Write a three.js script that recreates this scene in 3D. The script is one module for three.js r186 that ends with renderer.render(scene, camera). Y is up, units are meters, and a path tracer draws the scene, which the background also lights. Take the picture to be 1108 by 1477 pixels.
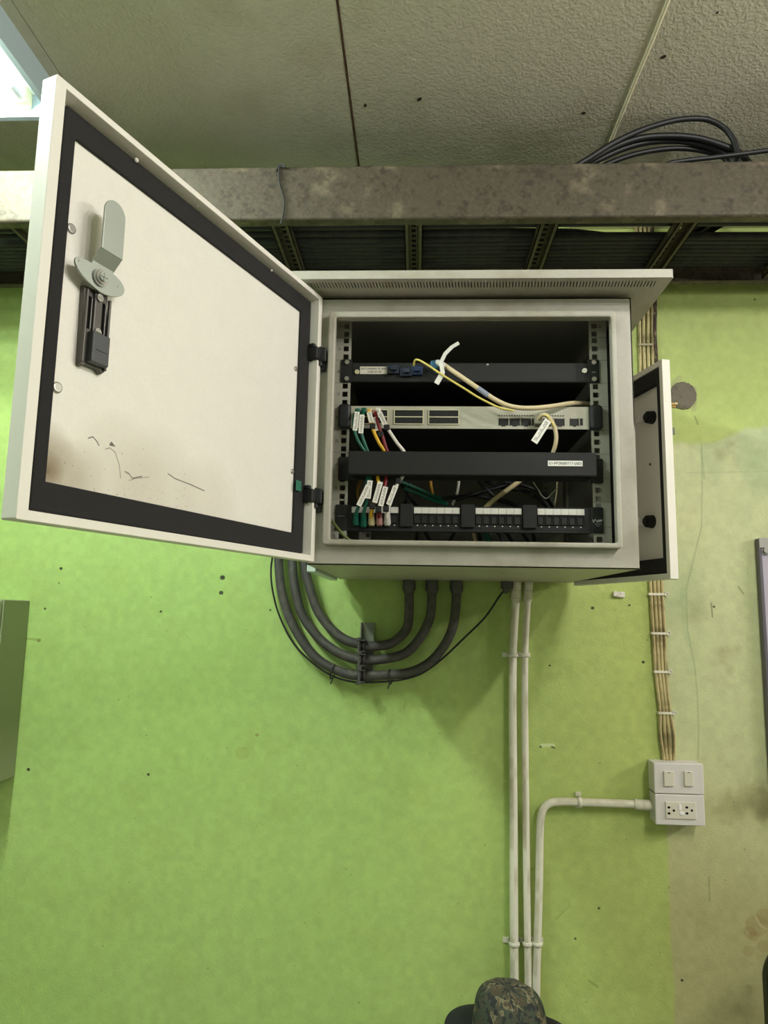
import * as THREE from 'three';
import { RoundedBoxGeometry } from 'three/addons/geometries/RoundedBoxGeometry.js';
import { mergeGeometries } from 'three/addons/utils/BufferGeometryUtils.js';

// ---------- camera, light, exposure ----------
const scene = new THREE.Scene();
scene.background = new THREE.Color(0x000000);
const camera = new THREE.PerspectiveCamera(2 * Math.atan(738.5 / 1009.6) * 180 / Math.PI, 1108 / 1477, 0.02, 30);
camera.position.set(-0.0938, 1.5502, 1.7747);
camera.rotation.order = 'YXZ';
camera.rotation.set(0.1415, 0.04831, 0.01796);
const renderer = new THREE.WebGLRenderer({ antialias: true });
renderer.toneMapping = THREE.LinearToneMapping;
renderer.toneMappingExposure = 0.93;
renderer.shadowMap.enabled = true;
const LIGHT = {                       // colour, candela of one of the three lamps in a fitting
  near: [0xf2fff4, 1.9], over: [0xfffcf8, 1.5], side: [0xfff8f4, 2.5], back: [0xe2fff2, 0.4],
};

// ---------- helpers ----------
function rng(seed) { let a = seed >>> 0; return () => { a = (a + 0x6D2B79F5) >>> 0; let t = a; t = Math.imul(t ^ (t >>> 15), t | 1); t ^= t + Math.imul(t ^ (t >>> 7), t | 61); return ((t ^ (t >>> 14)) >>> 0) / 4294967296; }; }
function hash2(x, y) { let h = Math.imul(x | 0, 374761393) + Math.imul(y | 0, 668265263); h = Math.imul(h ^ (h >>> 13), 1274126177); return ((h ^ (h >>> 16)) >>> 0) / 4294967296; }
function vnoise(x, y) {
  const xi = Math.floor(x), yi = Math.floor(y), fx = x - xi, fy = y - yi, u = fx * fx * (3 - 2 * fx), v = fy * fy * (3 - 2 * fy);
  const a = hash2(xi, yi), b = hash2(xi + 1, yi), c = hash2(xi, yi + 1), d = hash2(xi + 1, yi + 1);
  return a + (b - a) * u + (c - a) * v + (a - b - c + d) * u * v;
}
function fbm(x, y, o = 4) { let s = 0, a = 0.5, n = 0; for (let i = 0; i < o; i++) { s += a * vnoise(x, y); n += a; x = x * 2.03 + 17.1; y = y * 2.03 + 9.7; a *= 0.5; } return s / n; }
const sstep = (a, b, x) => { const t = Math.min(1, Math.max(0, (x - a) / (b - a))); return t * t * (3 - 2 * t); };
const mix3 = (a, b, t) => [a[0] + (b[0] - a[0]) * t, a[1] + (b[1] - a[1]) * t, a[2] + (b[2] - a[2]) * t];
function pixelTex(w, h, fn, srgb = true, wrap = THREE.RepeatWrapping) {      // fn(i, j) -> [r, g, b] 0..255, j = 0 at the bottom
  const d = new Uint8Array(w * h * 4);
  for (let j = 0; j < h; j++) for (let i = 0; i < w; i++) { const c = fn(i, j), k = (j * w + i) * 4; d[k] = Math.max(0, Math.min(255, c[0])); d[k + 1] = Math.max(0, Math.min(255, c[1])); d[k + 2] = Math.max(0, Math.min(255, c[2])); d[k + 3] = 255; }
  const t = new THREE.DataTexture(d, w, h); t.wrapS = t.wrapT = wrap; t.magFilter = THREE.LinearFilter; t.minFilter = THREE.LinearMipmapLinearFilter; t.generateMipmaps = true;
  if (srgb) t.colorSpace = THREE.SRGBColorSpace; t.needsUpdate = true; return t;
}
const tileNoise = (n, size, px) => (i, j) => {                               // wraps at px
  const f = (x, y) => fbm(x / size, y / size, n);
  const u = i / px, v = j / px, a = f(i, j), b = f(i - px, j), c = f(i, j - px), d = f(i - px, j - px);
  const e = (t) => sstep(0.75, 1, t), U = e(u), V = e(v);
  return (a * (1 - U) + b * U) * (1 - V) + (c * (1 - U) + d * U) * V;
};
function rep(t, m) { const c = t.clone(); c.repeat.set(1 / m, 1 / m); c.needsUpdate = true; return c; }

const used = {};
function numbered(n) { const k = used[n] = (used[n] ?? -1) + 1; return k ? n + '_' + String(k).padStart(3, '0') : n; }
function tag(o, label, category, group, kind) { if (label) o.userData.label = label; if (category) o.userData.category = category; if (group) o.userData.group = group; if (kind) o.userData.kind = kind; return o; }
function thing(name, label, category, base = [0, 0, 0], group) {
  const o = new THREE.Group(); o.name = numbered(name); o.position.set(...base); o.userData.base = base; scene.add(o); delete o.userData.base; o.baseAt = base; return tag(o, label, category, group);
}
function geo(g) { return Array.isArray(g) ? mergeGeometries(g.map((x) => { const y = x.index ? x.toNonIndexed() : x; for (const k of Object.keys(y.attributes)) if (!['position', 'normal', 'uv'].includes(k)) y.deleteAttribute(k); return y; })) : g; }
// a part whose geometry is written in world metres, moved into its parent's frame
function part(name, g, mat, parent, label) {
  const m = new THREE.Mesh(geo(g), mat); m.name = numbered(name);
  const b = parent.baseAt; if (b) m.geometry.translate(-b[0], -b[1], -b[2]);
  m.baseAt = b; parent.add(m); if (label) m.userData.label = label; return m;
}
// a part whose geometry is already in its parent's own frame
function local(name, g, mat, parent, label) { const m = new THREE.Mesh(geo(g), mat); m.name = numbered(name); parent.add(m); if (label) m.userData.label = label; return m; }
// a thing that is one mesh; written in world metres, its origin put at the foot of its bounds
function solo(name, label, category, g, mat, group, kind) {
  const q = geo(g); q.computeBoundingBox(); const b = q.boundingBox, c = [(b.min.x + b.max.x) / 2, b.min.y, (b.min.z + b.max.z) / 2];
  q.translate(-c[0], -c[1], -c[2]); const m = new THREE.Mesh(q, mat); m.name = numbered(name); m.position.set(...c); m.baseAt = c; scene.add(m); return tag(m, label, category, group, kind);
}
function uvm(g) {                                                            // box-mapped uv in metres
  const p = g.attributes.position, n = g.attributes.normal, uv = new Float32Array(p.count * 2);
  for (let i = 0; i < p.count; i++) { const ax = Math.abs(n.getX(i)), ay = Math.abs(n.getY(i)), az = Math.abs(n.getZ(i));
    if (az >= ax && az >= ay) { uv[2 * i] = p.getX(i); uv[2 * i + 1] = p.getY(i); } else if (ax >= ay) { uv[2 * i] = p.getZ(i); uv[2 * i + 1] = p.getY(i); } else { uv[2 * i] = p.getX(i); uv[2 * i + 1] = p.getZ(i); } }
  g.setAttribute('uv', new THREE.BufferAttribute(uv, 2)); return g;
}
function box(x0, x1, y0, y1, z0, z1, r = 0) {
  const w = x1 - x0, h = y1 - y0, d = z1 - z0;
  const g = r ? new RoundedBoxGeometry(w, h, d, 2, Math.min(r, w * 0.49, h * 0.49, d * 0.49)) : new THREE.BoxGeometry(w, h, d);
  g.translate((x0 + x1) / 2, (y0 + y1) / 2, (z0 + z1) / 2); return uvm(g.index ? g.toNonIndexed() : g);
}
const V = (p) => new THREE.Vector3(p[0], p[1], p[2]);
function tube(pts, r, seg, rad = 10, tension = 0.5) {
  const c = new THREE.CatmullRomCurve3(pts.map(V), false, 'centripetal', tension), n = seg || Math.max(12, pts.length * 8), L = c.getLength();
  const g = new THREE.TubeGeometry(c, n, r, rad), uv = g.attributes.uv;
  for (let i = 0; i < uv.count; i++) uv.setXY(i, uv.getX(i) * L, uv.getY(i) * 2 * Math.PI * r);
  const list = [g.toNonIndexed()];
  for (const [t, s] of [[0, -1], [1, 1]]) { const e = new THREE.SphereGeometry(r, rad, 5), at = c.getPointAt(t); e.translate(at.x, at.y, at.z); list.push(e.toNonIndexed()); }
  return geo(list);
}
function rod(a, b, r, rad = 14, r2) {                                        // straight cylinder from a to b
  const A = V(a), B = V(b), L = A.distanceTo(B), g = new THREE.CylinderGeometry(r2 ?? r, r, L, rad);
  g.applyQuaternion(new THREE.Quaternion().setFromUnitVectors(new THREE.Vector3(0, 1, 0), B.clone().sub(A).normalize())); g.translate(...A.add(B).multiplyScalar(0.5).toArray()); return g.toNonIndexed();
}
function rect(x0, y0, x1, y1, r = 0, P = THREE.Shape) {
  const s = new P();
  if (!r) { s.moveTo(x0, y0); s.lineTo(x1, y0); s.lineTo(x1, y1); s.lineTo(x0, y1); s.closePath(); return s; }
  s.moveTo(x0 + r, y0); s.lineTo(x1 - r, y0); s.absarc(x1 - r, y0 + r, r, -Math.PI / 2, 0); s.lineTo(x1, y1 - r); s.absarc(x1 - r, y1 - r, r, 0, Math.PI / 2); s.lineTo(x0 + r, y1); s.absarc(x0 + r, y1 - r, r, Math.PI / 2, Math.PI); s.lineTo(x0, y0 + r); s.absarc(x0 + r, y0 + r, r, Math.PI, 1.5 * Math.PI); return s;
}
const hole = (s, x0, y0, x1, y1, r = 0) => { s.holes.push(rect(x0, y0, x1, y1, r, THREE.Path)); return s; };
function ext(s, d, z = 0, bevel = 0) {                                       // extrude along +z from z, uv in metres
  const g = new THREE.ExtrudeGeometry(s, { depth: d - 2 * bevel, bevelEnabled: bevel > 0, bevelThickness: bevel, bevelSize: bevel, bevelOffset: -bevel, bevelSegments: 2, curveSegments: 8 });
  g.translate(0, 0, z + bevel); return uvm(g);
}
function ring(x0, y0, x1, y1, wl, wr, wb, wt, r = 0, ri = 0) { const s = rect(x0, y0, x1, y1, r); s.holes.push(rect(x0 + wl, y0 + wb, x1 - wr, y1 - wt, ri, THREE.Path)); return s; }
function onto(g, o, x, z) {                                                  // put geometry made in the xy plane at o with local x -> x, local z -> z
  const X = V(x).normalize(), Z = V(z).normalize(), Y = Z.clone().cross(X).normalize(); Z.crossVectors(X, Y);
  g.applyMatrix4(new THREE.Matrix4().makeBasis(X, Y, Z).setPosition(V(o))); return g;
}
function print(w, h, draw, bg = '#e8e6df') {                                 // flat print: a canvas for a label
  const c = document.createElement('canvas'); c.width = w; c.height = h; const x = c.getContext('2d'); x.fillStyle = bg; x.fillRect(0, 0, w, h); draw(x, w, h);
  const t = new THREE.CanvasTexture(c); t.colorSpace = THREE.SRGBColorSpace; return t;
}
function plate(x0, x1, y0, y1, z, t = 0.0006) {                              // thin printed plate, uv 0..1 over its face
  const g = new THREE.BoxGeometry(x1 - x0, y1 - y0, t); g.translate((x0 + x1) / 2, (y0 + y1) / 2, z); return g.toNonIndexed();
}

// ---------- materials ----------
const N = tileNoise(4, 24, 256);
const noiseFine = pixelTex(256, 256, (i, j) => { const v = 255 * tileNoise(3, 5, 256)(i, j); return [v, v, v]; }, false);
const noiseMid = pixelTex(256, 256, (i, j) => { const v = 255 * N(i, j); return [v, v, v]; }, false);
function mat(color, rough = 0.6, o = {}) { return new THREE.MeshStandardMaterial({ color, roughness: rough, ...o }); }
function bumpy(m, tex, metres, scale) { m.bumpMap = rep(tex, metres); m.bumpScale = scale; return m; }
const grimy = (base, dirt, amt, seed, size) => pixelTex(512, 512, (i, j) => {
  const a = tileNoise(5, 60, 512)(i, j + seed * 0), b = tileNoise(3, 6, 512)(i, j), k = amt * sstep(0.45, 0.8, a) + amt * 0.35 * (b - 0.5); return mix3(base, dirt, Math.max(0, k)).map((v) => v + (b - 0.5) * 10);
});
const M = {};
M.paint = bumpy(mat(0xb9b6a8, 0.42), noiseFine, 0.05, 0.00012);
M.paint.map = rep(grimy([176, 172, 160], [146, 140, 122], 0.5, 1), 0.5); M.paint.color.set(0xffffff);
M.doorWhite = bumpy(mat(0xe8e4da, 0.45), noiseFine, 0.05, 0.0001);
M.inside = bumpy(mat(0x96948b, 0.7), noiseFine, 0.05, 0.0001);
M.rail = mat(0xa8a699, 0.5, { metalness: 0.15 });
M.black = bumpy(mat(0x090a0b, 0.68), noiseFine, 0.04, 0.0001);
M.blackDeep = mat(0x0b0c0d, 0.6);
M.rubber = bumpy(mat(0x1c1a1a, 0.85), noiseFine, 0.02, 0.0004);
M.chrome = mat(0xb8b6b0, 0.32, { metalness: 0.85 });
M.zinc = bumpy(mat(0xaeb4ac, 0.42, { metalness: 0.55 }), noiseFine, 0.05, 0.0001);
M.darkZinc = bumpy(mat(0x5c5c5a, 0.5, { metalness: 0.6 }), noiseFine, 0.05, 0.0002);
M.galv = new THREE.MeshStandardMaterial({ roughness: 0.62, metalness: 0.25, map: rep(pixelTex(512, 512, (i, j) => {
  const a = tileNoise(5, 46, 512)(i, j), b = tileNoise(4, 14, 512)(j, i), c = tileNoise(3, 5, 512)(i, j);
  let q = mix3([94, 91, 82], [126, 122, 110], sstep(0.5, 0.75, a)); q = mix3(q, [66, 62, 55], sstep(0.55, 0.75, b) * 0.6); q = mix3(q, [104, 84, 62], sstep(0.66, 0.8, b * 0.6 + c * 0.4) * 0.5); return q.map((v) => v + (c - 0.5) * 30);
}), 0.55) });
M.galv.color.set(0xd2c6b2); bumpy(M.galv, noiseMid, 0.12, 0.0008);
M.pvc = bumpy(mat(0xded9c8, 0.5), noiseMid, 0.05, 0.0003);
M.pvc.map = rep(grimy([226, 222, 206], [176, 168, 140], 0.55, 2), 0.4); M.pvc.color.set(0xffffff);
M.whitePlastic = bumpy(mat(0xd9d4d2, 0.45), noiseFine, 0.04, 0.0001);
M.ivory = mat(0xd8d2c4, 0.5);
M.flex = bumpy(mat(0x3a3a3a, 0.6), noiseMid, 0.03, 0.0006);
M.flex.map = rep(grimy([64, 62, 59], [96, 91, 84], 0.6, 3), 0.3); M.flex.color.set(0xffffff);
M.cableBlack = mat(0x0f1013, 0.5);
M.cableGrime = bumpy(mat(0xffffff, 0.75), noiseMid, 0.05, 0.0005);
M.cableGrime.map = rep(grimy([26, 27, 28], [72, 70, 64], 0.5, 4), 0.3);
M.cream = bumpy(mat(0xffffff, 0.7), noiseMid, 0.04, 0.0004);
M.cream.map = rep(grimy([190, 176, 128], [110, 98, 66], 0.8, 5), 0.25);
const cordMat = { green: mat(0x0e5a48, 0.4), yellow: mat(0xdfae1c, 0.4), maroon: mat(0x7c1622, 0.45), white: mat(0xe2ded4, 0.4), ivory: mat(0xc9b98e, 0.5), fibre: mat(0xd9c86a, 0.45), fibreThick: mat(0xd2c19c, 0.55), orange: mat(0x9a7428, 0.5), blue: mat(0x1b4a86, 0.5), pink: mat(0xa87a72, 0.5), clear: mat(0xc4c2ba, 0.35), olive: mat(0x66723c, 0.6) };
M.label = mat(0xdcdad2, 0.6);

// ---------- setting ----------
const wallCol = pixelTex(1600, 1376, (i, j) => {
  const x = -1.5 + i / 1600 * 2.5, y = 0.5 + j / 1376 * 2.15;
  const a = fbm(x * 3 + 40, y * 3 + 12, 4), b = fbm(x * 14 + 3, y * 14, 4), c = fbm(x * 60, y * 60 + 5, 3), d = fbm(x * 1.3 + 8, y * 1.3 + 4, 3);
  let q = mix3([164, 194, 108], [171, 198, 116], a);                                     // fresh green emulsion
  q = mix3(q, [184, 189, 108], 0.6 * sstep(-0.25, 0.5, x + 0.2 * (d - 0.5)));          // yellower repaint towards the sockets
  q = mix3(q, [142, 158, 92], 0.4 * sstep(0.52, 0.8, d) * sstep(-0.2, 0.2, x));       // handled, dirty patches
  q = mix3(q, [156, 174, 90], 0.2 * sstep(0.55, 0.75, b));
  const ex = 0.5 + 0.016 * (fbm(y * 7, 3, 4) - 0.5), ey = 1.985 + 0.06 * (fbm(x * 12 + 3, 1, 4) - 0.5) + 0.25 * Math.max(0, x - 0.6);
  const old = sstep(-0.004, 0.008, x - ex) * (1 - sstep(-0.006, 0.012, y - ey));       // old unpainted coat
  let o = mix3([190, 196, 150], [202, 206, 162], a);
  o = mix3(o, [146, 168, 128], 0.6 * sstep(0.5, 0.75, fbm(x * 6, y * 2.5 + 8, 4)) * sstep(1.15, 1.5, y));
  o = mix3(o, [180, 174, 126], 0.85 * (1 - sstep(0.85, 1.25, y + 0.15 * (a - 0.5))));
  o = mix3(o, [126, 118, 80], 0.7 * sstep(0.56, 0.8, fbm(x * 9 + 2, y * 9, 5)) * sstep(0.5, 0.75, x));
  q = mix3(q, o, old * 0.92);
  return q.map((v) => v * (1 + (c - 0.5) * 0.10));
}, true, THREE.MirroredRepeatWrapping);
const wallMarks = (() => {                                                             // cracks, nail holes and scuffs of the photographed wall, drawn over the paint
  const c = document.createElement('canvas'); c.width = 1600; c.height = 1376; const g = c.getContext('2d');
  const src = wallCol.image.data, im = g.createImageData(1600, 1376);
  for (let j = 0; j < 1376; j++) im.data.set(src.subarray((1375 - j) * 6400, (1376 - j) * 6400), j * 6400);
  g.putImageData(im, 0, 0);
  const X = (p) => (p[0] + 1.5) / 2.5 * 1600, Y = (p) => 1376 - (p[1] - 0.5) / 2.15 * 1376;
  const dot = (p, r, col) => { g.fillStyle = col; g.beginPath(); g.ellipse(X(p), Y(p), r, r * 0.85, 0, 0, 7); g.fill(); };
  const line = (ps, w, col) => { g.strokeStyle = col; g.lineWidth = w; g.lineCap = 'round'; g.beginPath(); ps.forEach((p, i) => (i ? g.lineTo(X(p), Y(p)) : g.moveTo(X(p), Y(p)))); g.stroke(); };
  for (const [p, r] of [[[-1.0144,1.6461,0], 2.6], [[-1.0476,1.5424,0], 2], [[-0.5901,1.6294,0], 4], [[-0.5917,1.5907,0], 3.4], [[-0.7448,1.5407,0], 2], [[-1.055,1.1452,0], 2.6], [[-0.7507,1.1421,0], 2.2], [[-1.0167,1.6085,0], 1.2], [[0.4621,1.4395,0], 2.4], [[0.3429,1.5685,0], 2.6], [[0.2352,1.4264,0], 1.6], [[0.2106,1.2333,-0], 1.8], [[0.3407,0.8721,0], 1.8], [[0.5256,0.7238,0], 2], [[0.2847,0.8037,0], 1.6], [[-0.4634,1.5492,0], 1.6], [[0.6381,1.5771,0], 1.8], [[0.7808,2.3752,0], 1.6], [[0.433,1.5769,0], 1.8]]) dot(p, r, '#2c3218');
  line([[0.3146,0.7139,0], [0.3333,0.7029,0]], 4, 'rgba(110,120,60,0.4)');
  line([[0.2406,0.8443,0], [0.2668,0.8695,0], [0.2734,0.8758,0]], 3, 'rgba(120,130,70,0.22)');
  line([[0.6266,1.988,0], [0.6234,1.8804,0], [0.6169,1.7746,0], [0.5728,1.6184,0], [0.5719,1.5169,0], [0.5849,1.4338,0], [0.5886,1.368,0], [0.5876,1.2705,0], [0.5834,1.2143,0]], 2, 'rgba(120,136,96,0.35)');
  line([[0.6259,1.9736,0], [0.6294,1.8983,0]], 3, 'rgba(120,140,104,0.3)');
  line([[0.5644,1.6183,0], [0.5659,1.5336,0], [0.5738,1.4834,0]], 9, 'rgba(130,156,118,0.18)');
  line([[0.6318,1.5854,0], [0.6335,1.5516,0]], 2, 'rgba(70,80,50,0.5)');
  line([[0.6991,1.6273,0], [0.7115,1.6088,0]], 1.8, 'rgba(90,90,50,0.55)');
  line([[0.597,0.9495,0], [0.5961,0.8963,0]], 2.5, 'rgba(110,112,80,0.35)');
  line([[0.5853,1.9122,0], [0.7878,1.9175,0]], 2, 'rgba(140,156,116,0.25)');
  line([[0.6125,2.0607,0], [0.6202,2.0388,0]], 2, 'rgba(90,100,50,0.5)');
  for (const [p, r] of [[[0.7006,0.8475,0], 17], [[0.6841,0.832,0], 10], [[0.7189,0.8676,0], 13], [[0.6915,0.8248,0], 8], [[0.6787,0.7917,0], 9], [[0.7137,0.8034,0], 10]]) dot(p, r, 'rgba(126,92,50,0.16)');
  line([[0.6985,0.8669,0], [0.7099,0.8464,0], [0.7221,0.8409,0]], 3, 'rgba(196,190,140,0.8)');
  line([[0.2139,1.2367,0], [0.2406,1.2374,0]], 5, 'rgba(214,224,180,0.8)'); line([[0.2372,1.234,0], [0.2438,1.231,0]], 2, '#4a5428');
  line([[-1.0899,1.4661,0], [-1.0533,1.4633,0]], 4, 'rgba(120,130,60,0.45)'); dot([-1.0568,1.4615,0], 3, 'rgba(110,100,50,0.6)');
  dot([-0.518,1.1994,0], 12, 'rgba(150,160,80,0.35)'); dot([-0.4837,1.2432,0], 3, 'rgba(130,110,60,0.5)');
  line([[0.5783,2.1621,0], [0.5599,2.1416,0]], 9, 'rgba(150,150,110,0.5)'); line([[0.6157,2.1344,0], [0.6115,2.079,0]], 8, 'rgba(150,150,110,0.5)');
  const r = rng(5); for (let k = 0; k < 260; k++) dot([-1.4 + r() * 2.3, 0.6 + r() * 1.8], 0.5 + r() * 1.1, `rgba(70,84,34,${0.15 + 0.3 * r()})`);
  const t = new THREE.CanvasTexture(c); t.colorSpace = THREE.SRGBColorSpace; t.wrapS = t.wrapT = THREE.MirroredRepeatWrapping; return t;
})();
M.wall = mat(0xffffff, 0.62, { map: wallMarks }); bumpy(M.wall, noiseFine, 1, 0.0004); M.wall.bumpMap = noiseFine.clone(); M.wall.bumpMap.repeat.set(18, 15.5); M.wall.bumpMap.needsUpdate = true;
function wallUV(g) { const p = g.attributes.position, uv = g.attributes.uv; for (let i = 0; i < p.count; i++) uv.setXY(i, (p.getX(i) + 1.5) / 2.5, (p.getY(i) - 0.5) / 2.15); return g; }
const structure = (name, g, m) => { const o = new THREE.Mesh(geo(g), m); o.name = name; o.userData.kind = 'structure'; scene.add(o); return o; };
structure('wall_back', wallUV(box(-3.2, 4.6, 0, 2.65, -0.15, 0)), M.wall);
M.wallPlain = bumpy(mat(0xcfd6bc, 0.75), noiseFine, 0.12, 0.001);
structure('wall_left', box(-3.35, -3.2, 0, 2.65, -0.15, 5.35), M.wallPlain);
structure('wall_right', box(4.6, 4.75, 0, 2.65, -0.15, 5.35), M.wallPlain);
structure('wall_front', box(-3.2, 4.6, 0, 2.65, 5.2, 5.35), M.wallPlain);
structure('floor', box(-3.35, 4.75, -0.1, 0, -0.15, 5.35), bumpy(mat(0x8f8a80, 0.6), noiseMid, 0.4, 0.0006));
M.stucco = new THREE.MeshStandardMaterial({ roughness: 0.85, map: rep(grimy([192, 186, 168], [170, 163, 142], 0.5, 6), 1.1) });
bumpy(M.stucco, pixelTex(256, 256, (i, j) => { const v = 255 * sstep(0.35, 0.65, tileNoise(2, 9, 256)(i, j)); return [v, v, v]; }, false), 0.13, 0.0004);
const ceiling = new THREE.Group(); ceiling.name = 'ceiling'; ceiling.userData.kind = 'structure'; scene.add(ceiling);
structure('ceiling_slab', box(-3.35, 4.75, 2.664, 2.76, -0.15, 5.35), mat(0x3b2c22, 0.9)).name = 'ceiling_slab'; ceiling.add(scene.getObjectByName('ceiling_slab'));
const joints = []; for (let k = -4; k <= 7; k++) joints.push(-0.25 + 0.6 * k + (k === 1 ? -0.002 : 0));
{ const edges = [-3.35, ...joints, 4.75];
  for (let k = 0; k + 1 < edges.length; k++) {
    const gapL = Math.abs(edges[k] + 0.25) < 0.01 ? 0.0022 : 0.0006, gapR = Math.abs(edges[k + 1] + 0.25) < 0.01 ? 0.0022 : 0.0006;
    local('ceiling_board', box(edges[k] + gapL, edges[k + 1] - gapR, 2.65, 2.664, -0.15, 5.35, 0.0008), M.stucco, ceiling);
  } }
{ // a wavy dry bead of filler along the joint over the cable loops, and rusty crumbs in the open one
  const pts = []; const r = rng(3); for (let z = 0; z <= 2.4; z += 0.06) pts.push([0.348 + (r() - 0.5) * 0.002, 2.6502, z]);
  const b = tube(pts, 0.0042, 80, 8); local('filler_bead', b, bumpy(mat(0xd6cdb0, 0.8), noiseFine, 0.05, 0.0006), ceiling);
  const q = []; for (let z = 0.16; z <= 0.9; z += 0.028) q.push([-0.25 + (r() - 0.5) * 0.003, 2.651, z + r() * 0.01]);
  local('rust_seam', tube(q, 0.0017, 90, 6), mat(0x4a2e1a, 0.95), ceiling);
}

for (const [p, w, h, a] of [[[-0.0997,2.65,0.3994], 0.004, 0.007, 0.6], [[0.3835,2.65,0.5038], 0.004, 0.006, 0.9], [[0.2635,2.65,0.3486], 0.005, 0.004, 0.2], [[-0.2183,2.65,0.3833], 0.003, 0.006, 0.3], [[0.446,2.65,0.606], 0.002, 0.003, 0]]) {
  const g = new THREE.CylinderGeometry(1, 1, 0.0008, 9); g.scale(w, 1, h); g.rotateY(a); g.translate(p[0], 2.6498, p[2]); local('fly_speck', g, mat(0x2a241c, 0.9), ceiling);
}

// ---------- light fittings ----------
function fixture(x, z0, len, key, label, trough) {
  const z1 = z0 + len, zc = z0 + len / 2, yt = trough ? 2.622 : key === 'over' ? 2.52 : 2.30;
  const t = thing(trough ? 'fluorescent_fixture' : 'hanging_fixture', label, 'ceiling lamp', [x, trough ? 2.65 : 2.62, zc]);
  const w = 0.17, enamel = mat(0xeef2ee, 0.4), glow = new THREE.MeshStandardMaterial({ color: 0xffffff, emissive: LIGHT[key][0], emissiveIntensity: 3.2 });
  if (trough) {
    const g = ext(ring(x - w, z0, x + w, z1, 0.012, 0.012, 0.012, 0.012), 0.06); g.rotateX(Math.PI / 2); g.translate(0, 2.65, 0);
    part('housing', g, mat(0xa9b8c0, 0.45), t);
    part('reflector', box(x - w + 0.012, x + w - 0.012, 2.642, 2.648, z0 + 0.012, z1 - 0.012), enamel, t);
  } else {
    part('housing', box(x - 0.03, x + 0.03, yt + 0.02, yt + 0.07, z0, z1, 0.006), enamel, t);
    for (const zz of [z0 + 0.2, z1 - 0.2]) part('hanger', [rod([x, yt + 0.07, zz], [x, 2.645, zz], 0.003, 8), rod([x, 2.635, zz], [x, 2.65, zz], 0.03, 18)], M.chrome, t);
  }
  for (const dx of trough ? [-0.1, 0.1] : [0]) {
    const tb = part('lamp_tube', rod([x + dx, yt, z0 + 0.05], [x + dx, yt, z1 - 0.05], 0.013, 16), glow, t, 'glowing white tube');
    for (const [za, zb] of [[z0 + 0.04, z0 + 0.075], [z1 - 0.075, z1 - 0.04]]) local('end_cap', rod([x + dx, yt, za], [x + dx, yt, zb], 0.0142, 16).translate(-x, trough ? -2.65 : -2.62, -zc), M.whitePlastic, tb);
    for (const zs of [z0 + 0.026, z1 - 0.026]) part('lamp_socket', [box(x + dx - 0.014, x + dx + 0.014, yt - 0.016, yt + 0.023, zs - 0.014, zs + 0.014, 0.004), rod([x + dx, yt, zs], [x + dx, yt, zs + (zs < z0 + 0.1 ? 0.018 : -0.018)], 0.012)], mat(0xd8d2a8, 0.5), t);
  }
  for (const k of [-1, 0, 1]) { const l = new THREE.PointLight(LIGHT[key][0], LIGHT[key][1], 0, 2); l.position.set(0, yt - 0.036 - (trough ? 2.65 : 2.62), k * len * 0.3); l.shadow.radius = 1.6; l.castShadow = true; t.add(l); }
  return t;
}
fixture(-1.046, 0.43, 1.22, 'near', 'glowing fluorescent ceiling fitting above the open white cabinet door', true);
fixture(2.6, 0.35, 1.22, 'side', 'hanging fluorescent tube over the far end of the stained wall', false);
fixture(0.93, 1.1, 1.22, 'over', 'fluorescent tube on short hangers overhead on the socket side', false);
fixture(-1.046, 2.5, 1.22, 'back', 'hanging fluorescent tube behind the viewer in row with the ceiling fitting', false);

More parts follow.
